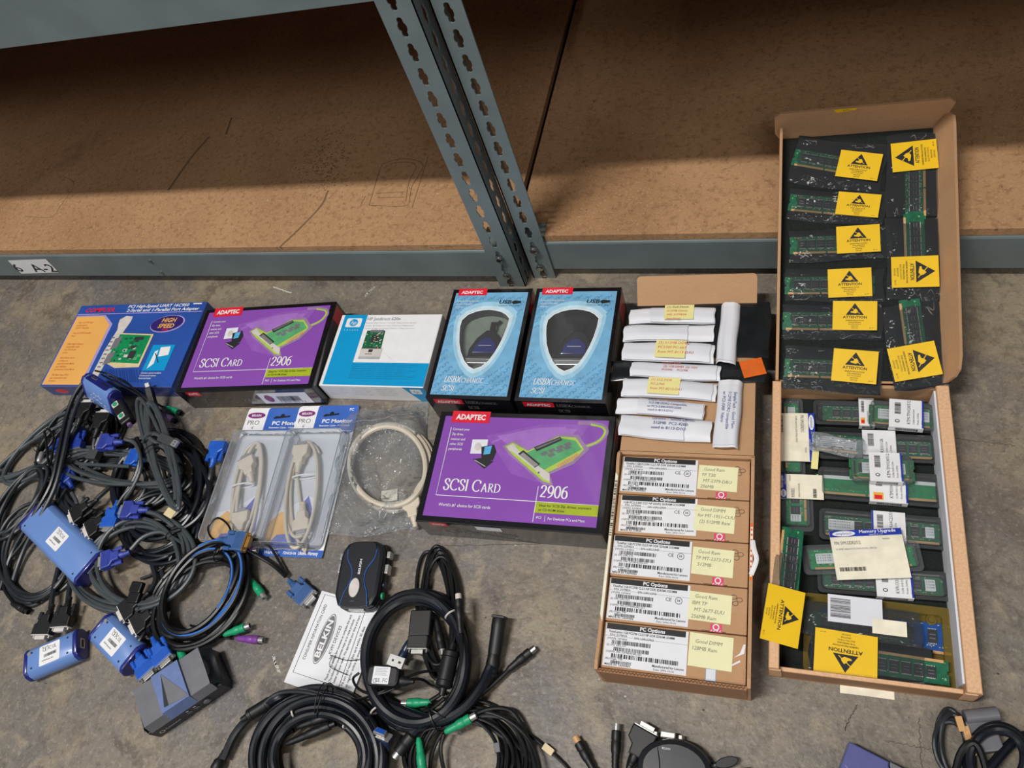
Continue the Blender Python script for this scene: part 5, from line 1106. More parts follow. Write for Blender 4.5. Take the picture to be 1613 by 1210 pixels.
# ---- blue extender units
def unit(label, px, z, zb, plugs, port=True, mark=False, dots=True, group='blue extender units', tilt=0):
    c, rz, w, h = fit(px, z)
    H = z-zb; MM = Matrix.Translation((c.x, c.y, zb)) @ Matrix.Rotation(rz, 4, 'Z')
    if tilt: w, h, H = .088, .046, .026; MM = Matrix.Translation((c.x, c.y, z)) @ Matrix.Rotation(rz, 4, 'Z') @ Matrix.Rotation(tilt, 4, 'X') @ Matrix.Translation((0, 0, -H))
    t = T('extender_unit', label, 'device', M=MM, group=group)
    m = MB(); pr = [(-h/2+.003, 0), (h/2-.003, 0), (h/2+.003, H*.22), (h/2+.005, H*.5), (h/2+.002, H*.82), (h/2-.005, H), (-h/2+.005, H), (-h/2-.002, H*.82), (-h/2-.005, H*.5), (-h/2-.003, H*.22)]
    X = Matrix(((0, 0, 1, 0), (1, 0, 0, 0), (0, 1, 0, 0), (0, 0, 0, 1)))
    m.prism(pr, -w/2+.0035, w/2-.0035, 'unit_blue', .001, X, True); m.build('case', t)
    for s in (-1, 1):
        m = MB(); X2 = X if s > 0 else X @ Matrix.Scale(-1, 4, (0, 0, 1)) 
        m.prism([(a*1.01, .0002+b*.995) for a, b in pr], w/2-.004, w/2+.0035, 'unit_navy', .002, X2 if s > 0 else X @ Matrix.Translation((0, 0, -w)), True); e = m.build('end_cap', t)
        if s > 0 and port:
            b = MB(); b.box(w/2+.0034, -.008, H*.4, w/2+.0042, .008, H*.7, 'silver'); b.box(w/2+.0038, -.006, H*.48, w/2+.0046, .006, H*.62, 'ink'); b.build('port', t, parent=e)
    a = Art(Matrix.Translation((0, 0, H)))
    if mark:
        b = MB(); b.prism(rrect(-w*.36, H*.2, w*.40, H*.86, .004), 0, .0012, 'unit_navy', 0, plane((0, h/2+.004, 0), (-1, 0, 0), (0, 0, 1))); b.box(-w*.30, h/2+.005, H*.4, -w*.12, h/2+.0062, H*.55, 'silver'); b.box(-w*.30, h/2+.006, H*.43, -w*.13, h/2+.0065, H*.52, 'ink'); b.box(w*.05, h/2+.005, H*.4, w*.30, h/2+.0056, H*.52, 'ink'); b.build('port_panel', t)
        for k, q in enumerate(([(-.01, .004), (-.006, .008), (-.002, .003), (.002, .005)], [(.005, .004), (.009, .008), (.012, .003), (.017, .005)], [(-.015, -.006), (-.008, -.003), (-.004, -.007), (.002, -.004), (.008, -.008), (.016, -.006)], [(-.022, -.002), (-.016, -.001)], [(.02, -.008), (.026, -.009)])):
            a.line([(p.x, p.y) for p in catmull([Vector(z_+(0,)) for z_ in q], 4)], .0010, 'paper', 1)
        a.build('marker_writing', t, label='white marker scribble')
    else:
        x0 = 0; a.rect(x0-.018, -.016, x0+.018, .016, 'white', 0, .002); a.text('CE FC UL', x0-.012, .006, .006, 'ink', l=1, fitw=.024); a.bars(x0-.010, -.004, x0+.012, .001, 'ink_grey', 5, 1); a.text('KVM Extender', x0-.013, -.010, .0024, 'ink', l=1, res=1); a.text('S/N 12345', x0-.014, .012, .002, 'ink_grey', l=1, res=1)
        a.build('serial_label', t, label='white label with barcode and approval marks')
        b = MB()
        for sx in (-1, 1):
            for sy in (-1, 1):
                b = MB(); b.lathe([(0, .0018), (.0006, .0014)], 'ink', 10, Matrix.Translation((sx*(w/2-.012), sy*(h/2-.008), H)) @ Matrix.Rotation(-pi/2, 4, 'Y')); b.build('screw', t)
        b = MB(); b.lathe([(0, .0035), (.0008, .003)], 'silver', 12, Matrix.Translation((-w/2+.007, h/2-.008, H)) @ Matrix.Rotation(-pi/2, 4, 'Y')); b.build('rubber_foot', t)
    return t
unit('large blue extender unit, white label up, below the middle of the left heap', [(72, 790), (158, 874), (112, 912), (24, 826)], .034, .004, 0)
unit('smaller blue extender unit at lower left, two black plugs in its far side', [(38, 1027), (112, 994), (122, 1030), (40, 1064)], .030, 0, 0)
unit('smaller blue extender unit tilted beside the grey coil, above the black switch box', [(168, 966), (218, 1018), (188, 1056), (138, 1006)], .030, 0, 0)
unit('blue extender unit scribbled with white marker on top of the heap', [(134, 598), (184, 632), (174, 656), (120, 622)], .068, .042, 0, mark=True, tilt=rad(60))
def blackplug(label, X, px, r=.0042):
    t = cable('serial_cable', label, px, r, 'cord_slate', CB); vga(t, X, 'plug_black', 1.12, True, shellm='silver_pt'); return t
blackplug('left of two black plugs in the lower left blue unit', fr(72, 985, .020, -.35, 1.0), [(80, 958, .02), (84, 930, .016), (92, 895, .010)])
blackplug('right of two black plugs in the lower left blue unit', fr(101, 973, .020, -.30, 1.0), [(107, 948, .02), (110, 920, .014), (108, 895, .010)])
blackplug('nearer of two black plugs in the tilted blue unit by the grey coil', fr(226, 978, .020, -1, .85), [(250, 958, .018), (262, 935, .012), (255, 900, .008)])
blackplug('farther of two black plugs in the tilted blue unit by the grey coil', fr(207, 957, .022, -1, .85), [(232, 936, .02), (245, 915, .012), (240, 890, .008)])
blackplug('black plug pushed into the far side of the large blue unit', fr(128, 806, .026, -1, .75), [(150, 788, .026), (168, 772, .022), (190, 752, .014)])
blackplug('second black plug beside the violet plug at the large blue unit', fr(152, 828, .026, -1, .75), [(174, 808, .022), (190, 790, .016), (205, 765, .010)])
blackplug('left black plug under the marked blue unit', fr(132, 648, .046, .45, -1), [(122, 672, .04), (110, 700, .03), (98, 730, .02)])
blackplug('right black plug under the marked blue unit', fr(160, 664, .046, .45, -1), [(150, 690, .04), (148, 710, .03), (158, 740, .015)])
# keyboard / mouse socket dongle
t = cable('port_dongle', 'black dongle with two green round sockets beside the marked blue unit', [(215, 690, .040), (222, 712, .036), (214, 750, .026), (190, 790, .018)], .0042, 'cord_black', CB, cat='adapter')
X = fr(195, 652, .060, -.55, -1); m = MB(); m.rbox(-.030, -.011, -.010, .030, .011, .010, 'plug_black', .004, .003, X); b = m.build('dongle_body', t, True)
for x in (.022, -.012):
    m = MB(); m.rbox(-.006, -.006, .0, .006, .006, .0012, 'silver_pt', .001, 0, X @ Matrix.Translation((x, .002, .0098))); s = m.build('socket_plate', t, True, parent=b)
    m = MB(); m.lathe([(0, .0044), (.0016, .0044), (.0018, .003)], 'ps2_green', 14, X @ Matrix.Translation((x, .002, .0104)) @ Matrix.Rotation(-pi/2, 4, 'Y')); m.build('green_socket', t, True, parent=s)
m = MB(); m.lathe([(0, .0046), (.008, .0042)], 'ps2_mauve', 12, X @ Matrix.Translation((-.036, 0, 0))); m.build('purple_ring', t, True)
t = cable('usb_cable', 'black lead with a square silver tipped plug leaning against the orange and blue box', [(236, 655, .02), (234, 680, .016), (228, 710, .012), (232, 740, .010)], .0040, 'cord_black', CB)
X = fr(239, 628, .040, .06, -1, .55); m = MB(); m.rbox(-.030, -.0065, -.006, .022, .0065, .006, 'plug_black', .003, .002, X); b = m.build('plug_body', t, True)
m = MB(); m.rbox(.022, -.0045, -.004, .031, .0045, .004, 'silver', .001, .001, X); m.build('metal_tip', t, True, parent=b)
t = cable('keyboard_lead', 'thin lead ending in a green plug in front of the purple box', [(150, 584, .070), (172, 590, .070), (205, 608, .04), (235, 630, .016), (256, 641, .008)], .0018, 'cord_black', CB); ps2(t, fr(272, 646, .0085, 1, .42), 'ps2_green', 1.0, 'plug_black')
t = cable('keyboard_lead', 'thin lead ending in a mauve plug in front of the purple box', [(160, 590, .066), (185, 604, .06), (218, 622, .03), (240, 640, .012), (254, 648, .008)], .0018, 'cord_black', CB); ps2(t, fr(265, 657, .0085, 1, .62), 'ps2_mauve', 1.0, 'plug_black')

# ---- charcoal switch box at lower left
c, rz, w, h = fit([(204, 1092), (322, 1013), (338, 1073), (211, 1160)], .050)
t = T('switch_box', 'charcoal two port switch box with a black front at lower left', 'device', M=Matrix.Translation((c.x, c.y, 0)) @ Matrix.Rotation(rz, 4, 'Z'))
m = MB(); m.prism([(-w/2+.004, -h/2), (-w/2, -h/2+.008), (-w/2+.004, h/2), (w/2-.004, h/2), (w/2, -h/2+.008), (w/2-.004, -h/2)][::-1], 0, .030, 'kvm_black', .002); m.build('base', t)
m = MB(); yf, yb = -h/2-.002, h/2
def prof(y, z): return (y, z)
def slab(x0, x1, zf, zb, mm, nm, inset0=0, inset1=0):
    m = MB(); vs = [(x0, yf+inset0, .030), (x1, yf+inset1, .030), (x1, yb-inset1, .030), (x0, yb-inset0, .030), (x0, yf+.006+inset0, zf), (x1, yf+.006+inset1, zf), (x1, yb-inset1, zb), (x0, yb-inset0, zb)]
    m.add(vs, [[3, 2, 1, 0], [4, 5, 6, 7], [0, 1, 5, 4], [1, 2, 6, 5], [2, 3, 7, 6], [3, 0, 4, 7]], mm); return m.build(nm, t)
slab(-w/2+.010, -w*.17, .046, .050, 'charcoal', 'top_panel'); slab(w*.17, w/2-.010, .046, .050, 'charcoal', 'top_panel')
cp = slab(-w*.17, w*.17, .050, .054, 'charcoal_blue', 'centre_panel')
for s in (-1, 1):
    m = MB(); n = 12; pts = []
    for j in range(7):
        for i in range(n+1):
            q = i/n; y = yf+.004+(yb-yf-.006)*q; sc = sin(pi*q)
            d = j/6; x = w/2-.010+.010*d-.007*sc*sin(pi*d)*.6; z = .0475*(1-d)+.030*d-.006*sc*sin(pi*d)
            pts.append((s*x, y, z))
    m.add(pts, [([j*(n+1)+i, j*(n+1)+i+1, (j+1)*(n+1)+i+1, (j+1)*(n+1)+i] if s > 0 else [j*(n+1)+i, (j+1)*(n+1)+i, (j+1)*(n+1)+i+1, j*(n+1)+i+1]) for j in range(6) for i in range(n)], 'charcoal_blue' if s < 0 else 'kvm_black', True); m.build('scooped_end', t)
a = Art(plane((-w*.17, yf+.006, .0503), (1, 0, 0), (0, yb-yf-.006, .004))); a.poly([(w*.12, h*.86), (w*.05, h*.10), (w*.325, h*.02), (w*.325, h*.10)], 'charcoal', 1); a.poly([(w*.12, h*.86), (w*.045, h*.10), (w*.10, h*.085)], 'kvm_black', 2); a.build('notch', t, parent=cp)
a = Art(plane((-w/2+.004, -h/2-.0003, 0), (1, 0, 0), (0, 0, 1)))
a.ring(.012, .014, .0035, .0035, .0012, 'paper_shade', 1, 14); a.text('Connect', .018, .012, .005, 'paper_shade', l=1); a.text('PS/2 KVM Switch', .03, .006, .0026, 'ink_grey', l=1)
for x in (.055, .067): a.rect(x, .012, x+.008, .018, 'ink_grey', 1, .001); a.rect(x+.002, .020, x+.006, .023, 'paper_shade', 1)
a.text('SELECT', .088, .024, .003, 'ink_grey', l=1); a.build('front_markings', t)
m = MB(); m.lathe([(0, .0055), (.002, .0052), (.003, .004)], 'charcoal', 18, plane((-w/2+.092, -h/2, .015), (0, -1, 0), (1, 0, 0))); m.build('push_button', t)
BL = 'blue plugs in the charcoal switch box'
t2 = cable('monitor_cable', 'left bright blue plug in the back of the charcoal switch box', [(214, 1016, .02), (226, 1000, .018), (236, 975, .012), (238, 945, .008)], .0040, 'cord_navy', BL); vga(t2, fr(228, 1050, .024, .55, 1), 'vga_bright')
t2 = cable('monitor_cable', 'right bright blue plug in the back of the charcoal switch box', [(236, 998, .02), (232, 980, .016), (240, 955, .010), (255, 930, .008)], .0040, 'cord_navy', BL); vga(t2, fr(254, 1030, .024, .55, 1), 'vga_bright')
t2 = cable('keyboard_lead', 'green plug just showing behind the charcoal switch box', [(280, 1012, .012), (274, 1004, .01), (268, 996, .008)], .002, 'cord_black', BL); ps2(t2, fr(285, 1028, .014, .5, 1), 'ps2_green', .8)

# ---- black coil with blue stripes
KC = 'black and blue striped cable coil with its plugs'
t = cable('striped_cable', 'black cable coil lower half, between grey coil and manual', [(380, 868, .03), (362, 880, .025)]+coil(314, 946, 96, 62, -46, 7.4, .0040, 0, 51, t0=-.4, jit=.09, lay=4, shrink=.03), .0041, 'cord_black', KC)
q = coil(320, 928, 80, 46, -58, 4.3, .0042, .018, 52, t0=-.3, jit=.16)
t = cable('striped_cable', 'black cable coil with bright blue stripes, top of the coil left of manual', [(352, 862, .044), (340, 870, .042)]+q, .0044, 'cord_black', KC)
st = [(u-1.2, v-1.6, z+.0028) for u, v, z in q]
cord(t, st[4:30], .0022, 'stripe_blue', 'blue_stripe', 6); cord(t, st[42:66], .0022, 'stripe_blue', 'blue_stripe', 6)
vga(t, fr(374, 853, .046, 1, .12), 'vga_steel', shellm='gold')
tie(t, 347, 872, .04, 1, .5, .014, .012, 'cord_black', .0010, 'wire_tie')
t = cable('monitor_cable', 'black lead with a steel blue plug pointing at the manual', [(380, 862, .03), (405, 875, .018), (430, 890, .010), (450, 908, .011)], .0034, 'cord_black', KC); vga(t, fr(476, 934, .012, .8, .75), 'vga_steel', shellm='silver')
cord(t, [(376, 878, .02), (386, 858, .03), (405, 850, .03), (425, 862, .018), (440, 885, .010), (452, 906, .011)], .0022, 'cord_black')
t = cable('thin_cable', 'thin black wire making an open loop over the first blister pack', [(352, 852, .04), (334, 848, .035), (328, 830, .032), (343, 816, .034), (360, 828, .036), (367, 850, .04)], .0017, 'cord_black', KC)
def plug(label, px, X, m, g=KC, r=.0018, tip='silver', long=1.0, cm='cord_black'):
    t = cable('keyboard_lead', label, px, r, cm, g); ps2(t, X, m, long, tip); return t
plug('purple plug at the top right of the striped coil, on the blister card', [(372, 870, .02), (366, 890, .016), (362, 905, .012)], fr(388, 868, .020, 1, -.1), 'ps2_purple', long=.8)
plug('green plug pointing down right beside the striped coil', [(385, 890, .012), (380, 870, .012), (370, 860, .014)], fr(404, 925, .012, .75, 1), 'ps2_green', long=1.15)
plug('green plug pointing right below the striped coil, above the purple one', [(348, 1002, .008), (325, 996, .007), (300, 985, .006)], fr(370, 994, .014, 1, -.36), 'ps2_green', long=1.15)
plug('purple plug pointing right below the striped coil', [(364, 1006, .007), (335, 1002, .006), (315, 990, .006)], fr(391, 1007, .010, 1, .06), 'ps2_purple', long=1.25)

# ------------------------------------------------------------------ blister packs and the clear bag
def blister(label, clabel, px, cc, seed, plugs):
    c, rz, w, h = fit(px, .001)
    t = T('blister_pack', label, 'package', (c.x, c.y, .0025 if seed == 61 else .004), rz, 'blister packs of beige monitor cable')
    m = MB(); m.rbox(-w/2, -h/2, 0, w/2, h/2, .0008, 'white', .006); m.build('backing_card', t)
    a = Art(Matrix.Translation((-w/2, -h/2, .0008))); F = Fr(a, w, h)
    F.rect(.33, .0, 1, .195, 'card_blue', 0, .004); F.rect(.30, .955, 1, 1, 'card_blue', 0); F.rect(.0, .955, .32, 1, 'card_blue', 0)
    F.oval(.16, .055, .14, .022, 'belkin_plum', 1); F.text('BELKIN', .16, .063, .016, 'white', l=2, al='c', bold=.02)
    F.text('PRO', .05, .125, .034, 'ink_grey', l=1); F.text('6\'', .14, .155, .020, 'ink_grey', l=1); F.text('1.8m', .07, .185, .018, 'ink_grey', l=1)
    F.poly([(.44, .075), (.48, .06), (.54, .063), (.56, .045), (.60, .045), (.62, .06), (.70, .055), (.70, .068), (.46, .080)], 'plug_black', 1)
    F.text('PC', .86, .04, .018, 'white', l=1, bold=.02); F.text('PC Monitor', .45, .125, .026, 'white', l=1, bold=.03, fw=.5); F.text('Extension Cable - VGA/SVGA', .42, .150, .011, 'white', l=1, bold=.02, fw=.5); F.text('High-Density DB15 Male/Female', .36, .188, .011, 'white', l=1, bold=.02, fw=.6)
    F.poly([(.05, .93), (.05, .74), (.30, .70), (.55, .62), (.78, .66), (.70, .80), (.52, .93)], 'paper_shade', 0)
    F.poly([(.03, .93), (.04, .80), (.20, .72), (.36, .78), (.44, .90), (.30, .93)], 'card_amber', 1); F.poly([(.10, .94), (.22, .87), (.44, .86), (.58, .90), (.50, .945)], 'card_violet', 2); F.poly([(.46, .70), (.56, .62), (.66, .70), (.70, .84), (.62, .90), (.58, .78)], 'card_violet', 2)
    F.text('F2N025-06', .40, .985, .016, 'white', l=1, bold=.02, fw=.2); F.text('Lifetime Warranty', .63, .985, .020, 'white', l=1, bold=.03, fw=.30); F.text('Warranty', .1, .985, .018, 'white', l=1, bold=.02)
    a.build('printed_card', t)
    m = MB(); m.rbox(-w/2+.003, -h/2+.013, .001, w/2-.005, h/2-.056, .027, 'blister', .012, .004, None, 'blister'); m.build('clear_blister', t)
    m = MB(); m.tube([Vector((x, y, .0255)) for x, y in rrect(-w/2+.005, -h/2+.015, w/2-.007, h/2-.058, .011)], .0009, 'blister_edge', 6, True, sub=1); m.tube([Vector((x, y, .002)) for x, y in rrect(-w/2+.002, -h/2+.012, w/2-.004, h/2-.055, .012)], .0012, 'blister_edge', 6, True, sub=1); m.build('blister_rim', t)
    k = T('monitor_cable', clabel, 'cable', M=t.M, group='beige monitor cables'); pts = W(cc); mb = MB(); mb.tube(pts, .0028, 'cord_beige', 8, sub=3); mb.build('cord', k, True)
    for X in plugs: vga(k, X, 'plug_beige', .92, False, ridges=False)
    u, v = cc[len(cc)//2][:2]
    return t, k
b1, k1 = blister('blister pack of beige cable, left one, overlapped by the other pack', 'beige cable coiled inside the left blister pack', [(389, 646), (480, 642), (436, 882), (322, 871)],
    coil(388, 776, 76, 17, 99, 3.6, .0028, .004, 61, jit=.12, lay=3), 61, [fr(391, 735, .015, -.25, -1), fr(380, 822, .014, .1, -1)])
tie(k1, 383, 765, .012, -.15, 1, .020, .008, 'white', .0015)
b2, k2 = blister('blister pack of beige cable, right one, beside the clear bag', 'beige cable coiled inside the right blister pack', [(467, 642), (562, 640), (515, 881), (414, 877)],
    [(474, 728, .014), (468, 745, .012), (470, 770, .010)]+coil(479, 776, 78, 24, 96, 3.6, .0028, .006, 62, jit=.13, lay=3), 62, [fr(474, 716, .016, .2, -1), fr(476, 822, .014, -.05, 1)])
tie(k2, 480, 751, .014, -.15, 1, .022, .008, 'white', .0015)

# zip bag: cable inside, crumpled clear film over it
M, w, h = quad_M([(531, 652), (668, 636), (672, 838), (516, 846)], .001)
t = T('clear_bag', 'crumpled clear zip bag holding a thick beige cable coil', 'bag', M=M); rnd = random.Random(77); ph = [rnd.uniform(0, 6) for _ in range(8)]
def bagf(a, b, k=1):
    e = min(1, 5*a, 5*(1-a), 4*b, 4*(1-b)); ring = math.exp(-((((a-.58)/.40)**2+((b-.50)/.38)**2)**.5-1)**2*16)
    z = .002+.010*e+.018*ring*min(1, e*2)+.0020*sin(ph[0]+17*a+6*b)*e+.0018*sin(ph[1]+23*b-9*a)*e+.0012*sin(ph[2]+37*a+21*b)+.001*sin(ph[6]-31*a+44*b)
    return ((a-.5)*w+.004*sin(ph[3]+7*b), (b-.5)*h+.004*sin(ph[4]+8*a), max(.001, z))
m = MB(); m.grid(bagf, 44, 44, 'film'); m.build('bag_film', t)
m = MB(); m.tube([Vector(bagf(i/20, .86))+Vector((0, 0, .001)) for i in range(21)], .0008, 'film', 5, sub=2); m.build('zip_seal', t)
m = MB(); m.tube([Vector(bagf(.01+.98*i/20, .02))+Vector((0, 0, .0006)) for i in range(21)], .0007, 'film', 5, sub=2); m.build('bottom_seam', t)
k = cable('network_cable', 'thick beige cable coil with one grey white plug inside the clear bag', [(648, 806, .012), (656, 775, .012)]+coil(614, 736, 62, 66, -14, 3.3, .0046, .002, 71, t0=.5, jit=.08), .0046, 'cord_beige')
vga(k, fr(650, 800, .014, -.15, -1), 'plug_beige', .95, False, ridges=False); tie(k, 604, 806, .012, 1, .2, .012, .011, 'white', .0012)
a = Art(frame(P(600, 792, .003), P(626, 788, .003)-P(600, 792, .003))); a.rect(0, 0, .028, .020, 'manila', 1); o = a.build('paper_label'); o['label'] = 'small cream paper slip inside the clear bag'; o['category'] = 'slip'
a = Art(frame(P(546, 772, .002), P(592, 742, .002)-P(546, 772, .002))); rnd = random.Random(3)
# ------------------------------------------------------------------ middle and front: manual, black switch, coils
c, rz, w, h = fit([(443, 1083), (507, 928), (605, 960), (552, 1100)], .006)
t = T('information_card', 'white consumer information booklet lying under the black switch', 'booklet', (c.x, c.y, 0), rz)
m = MB(); m.rbox(-w/2+.002, -h/2+.004, 0, w/2-.001, h/2-.001, .003, 'tape_tan'); m.build('inner_pages', t)
m = MB(); m.rbox(-w/2, -h/2, .003, w/2, h/2, .0046, 'paper', .001); m.build('cover_page', t)
a = Art(Matrix.Translation((-w/2, -h/2, .0046))); F = Fr(a, w, h)
a.line([F.p(.12, .80), F.p(.12, .07), F.p(.97, .07), F.p(.97, .72)], .0008, 'ink', 1); a.line([F.p(.12, .78), F.p(.97, .74)], .0008, 'ink', 1)
F.text('CONSUMER INFORMATION CARD', .27, .165, .042, 'ink', l=1, fw=.60)
F.oval(.53, .325, .27, .095, 'ink', 1); F.oval(.53, .325, .262, .088, 'white', 2); F.oval(.53, .325, .250, .080, 'ink_grey', 3); F.text('BELKIN', .53, .357, .078, 'white', l=4, al='c', bold=.03, fw=.40); F.text('KVM DEVICES', .40, .50, .042, 'ink', l=1, fw=.30)
for i, r in enumerate(('Thank you for taking a few moments to complete this card.', 'The information you provide helps us to make products', 'better suit your needs. We appreciate your time and input.', '', 'Fill out and return this card within 30 days', 'or register online at: www.belkin.com')):
    F.text(r, .14, .58+.062*i, .032, 'ink', l=1, bold=.012, fw=(.70, .66, .72, 0, .62, .55)[i] if r else None)
a.build('printed_page', t)
m = MB(); m.tube([P(520, 1032, .010), P(545, 1040, .010), P(575, 1038, .010)], .0005, 'ink', 5); m.build('wire_staple', t, True)
m = MB(); m.tube([P(519, 1038, .010), P(524, 1033, .012), P(520, 1050, .011), P(548, 1064, .009)], .0005, 'ink', 5); m.build('wire_staple', t, True)
# black two-port switch
c, rz, w, h = fit([(535, 850), (602, 850), (597, 958), (525, 956)], .034)
t = T('desktop_switch', 'black rounded desktop switch with silver oval button, half on the booklet', 'device', M=Matrix.Translation((c.x, c.y, .0052)) @ Matrix.Rotation(rz+.02, 4, 'Z'))
o = [(-w*.27, -h*.50), (w*.27, -h*.50), (w*.40, -h*.46), (w*.49, -h*.32), (w*.5, -h*.1), (w*.5, h*.25), (w*.47, h*.36), (w*.38, h*.46), (w*.25, h*.50), (-w*.25, h*.50), (-w*.38, h*.46), (-w*.47, h*.36), (-w*.5, h*.25), (-w*.5, -h*.1), (-w*.49, -h*.32), (-w*.40, -h*.46)]
m = MB(); m.prism(o, 0, .012, 'kvm_black', .002); m.prism([(x*.985, y*.985) for x, y in o], .012, .027, 'kvm_black', .006, None, True); m.build('case', t)
m = MB(); pr = [(-.24, -.49), (.24, -.49), (.20, -.30), (.12, -.12), (.13, .05), (.24, .22), (.26, .36), (.18, .47), (-.18, .47), (-.26, .36), (-.24, .22), (-.13, .05), (-.12, -.12), (-.20, -.30)]
cr = [(p.x, p.y) for p in catmull([Vector((x*w*1.25, y*h*.98, 0)) for x, y in pr], 3, True)]
m.prism(cr, .0268, .0285, 'kvm_black', .0008); tp = m.build('top_panel', t)
for s in (-1, 1):
    m = MB(); q = [Vector((s*abs(x)*w*1.27, y*h*.98, .0278)) for x, y in pr[1:7]]; m.tube(q, .0009, 'kvm_edge', 6, sub=4); m.build('blue_trim', t)
m = MB(); m.prism([(.0085*cos(a_), .0145*sin(a_)) for a_ in [2*pi*i/24 for i in range(24)]], .0283, .0312, 'silver_pt', .0012, Matrix.Translation((-.002, -h*.22, 0)), True); m.build('select_button', t, label='silver oval button')
a = Art(Matrix.Translation((0, 0, .0285))); a.text('BELKIN', .0025, -.002, .0034, 'white', l=1, rot=pi/2, sx=1.5, bold=.02); a.text('select', -.006, -h*.42, .0022, 'ink_grey', l=1); a.build('brand_lettering', t, parent=tp)
for s, ys in ((-1, (.012, .028)), (1, (.010, .030))):
    for k, y in enumerate(ys):
        m = MB(); X = Matrix.Translation((s*w*.5, y, .012)); m.rbox(-.005 if s < 0 else 0, -.004 - .004*(k == 0), -.006, .0 if s < 0 else .006, .006, .006, 'silver', .001, .001, X); pt = m.build('metal_port', t)
m = MB(); m.lathe([(0, .005), (.003, .005), (.0035, .003)], 'ps2_green', 14, Matrix.Translation((w*.495, -.030, .012))); m.build('green_port', t)
m = MB(); m.lathe([(0, .005), (.003, .005), (.0035, .003)], 'navy_plastic', 14, Matrix.Translation((w*.495, -.014, .012))); m.build('round_port', t)
m = MB(); m.box(-.012, -h*.5-.001, .006, .012, -h*.5+.001, .016, 'silver'); m.build('rear_port', t)

KM = 'thick black cable coil in the front middle'
t = cable('thick_cable', 'thick glossy black cable coil standing in the front middle beside the booklet', [(640, 1168, .020), (655, 1150, .024), (676, 1132, .028)]+coil(660, 1036, 77, 95, 0, 4.0, .0074, .004, 81, t0=1.25, jit=.15, lay=3, cw=-1)[:-3]+[(672, 1134, .034), (702, 1132, .032), (735, 1112, .028), (758, 1082, .024), (768, 1062, .020), (773, 1050, .019)], .0074, 'cord_navy', KM, seg=10)
X = fr(648, 1160, .024, -.8, 1); ps2(t, X, 'plug_black', 1.7, 'silver', .0085)
X = fr(783, 1000, .020, .18, -1, .12); m = MB(); m.lathe([(-.028, .008), (-.024, .0088), (.006, .0092), (.010, .0096), (.020, .0094), (.022, .0086)], 'plug_black', 18, X, True, 1.05, .85); b = m.build('plug_hood', t, True); m = MB(); m.rbox(.0215, -.0098, -.0085, .0255, .0098, .0085, 'plug_black', .002, .001, X); m.build('plug_face', t, True, parent=b)
m = MB(); m.lathe([(-.055, .0082), (-.052, .0095), (-.050, .0082), (-.046, .0098), (-.043, .0084), (-.039, .0100), (-.026, .0085)], 'plug_black', 12, X); m.build('strain_relief', t, True, parent=b)
ferrite(t, fr(705, 1054, .040, -.22, 1), 'plug_black', .044, .0115)
tie(t, 711, 968, .030, .6, 1, .0092, .0092, 'silver_pt', .0014); tie(t, 594, 1118, .022, .5, 1, .0092, .0092, 'silver_pt', .0014)
tie(t, 684, 1130, .030, -1, .5, .018, .016, 'cord_black', .0012, 'wire_tie'); tie(t, 690, 1124, .030, -.5, 1, .018, .016, 'cord_black', .0012, 'wire_tie')
plug('black round plug with a pale tip, upright on the thick coil', [(726, 1000, .040), (727, 1040, .040), (716, 1085, .038), (690, 1130, .034)], fr(724, 970, .042, -.06, -1), 'plug_black', KM, .0034, 'silver_pt', 1.5)
plug('black round plug at the far right of the coil, pointing up right', [(800, 1056, .010), (770, 1084, .012), (735, 1112, .018), (700, 1140, .024)], fr(818, 1041, .010, 1, -.82), 'plug_black', KM, .0030, 'steel', 1.3)
plug('black round plug pointing left under the green plug', [(662, 1122, .020), (680, 1116, .022), (700, 1100, .024)], fr(645, 1125, .018, -1, .12), 'plug_black', KM, .0030, 'silver', 1.1)
plug('green plug pointing left, caught inside the thick coil', [(678, 1104, .022), (695, 1092, .024), (708, 1070, .024)], fr(660, 1107, .020, -1, .05), 'ps2_green', KM, .0030, 'silver', 1.1)
t = cable('thin_cable', 'thin black cable folded into a long bundle behind the thick coil', coil(690, 966, 92, 28, 88, 10.4, .0026, 0, 82, jit=.16, lay=4), .0026, 'cord_black', KM)
m = MB(); m.rbox(-.020, -.016, -.008, .016, .016, .008, 'plug_black', .003, .002, fr(664, 985, .022, -.1, 1)); m.build('plug_hood', t, True)
vga(t, fr(661, 1004, .020, -.12, 1), 'plug_black', 1.0, True)
ps2(t, fr(644, 1015, .016, -.55, 1), 'navy_plastic', 1.35, 'steel')
ps2(t, fr(692, 1000, .016, .2, 1), 'plug_black', 1.4, 'silver')
# power adapter with a rating label
c, rz, w, h = fit([(579, 1046), (630, 1048), (626, 1083), (573, 1079)], .056)
t = T('usb_adapter', 'small black adapter box with white approval label and metal USB plug', 'adapter', M=Matrix.Translation((c.x, c.y, .034)) @ Matrix.Rotation(rz, 4, 'Z'))
m = MB(); m.rbox(-w/2, -h/2, 0, w/2, h/2, .022, 'plug_black', .008, .004, smooth=True); m.build('case', t)
a = Art(Matrix.Translation((-w*.28, -h*.40, .022))); a.rect(0, 0, w*.50, h*.80, 'paper', 0, .001); a.text('CE  FC', w*.46, h*.10, .0044, 'ink', l=1, rot=0, al='r', sx=-1 if False else 1); a.ring(w*.09, h*.14, .0026, .0026, .0006, 'ink', 1, 10)
for q in range(5): a.rect(w*.06, h*(.70-.075*q), w*(.44-.05*(q % 2)), h*(.715-.075*q), 'ink_grey', 1)
a.build('rating_label', t)
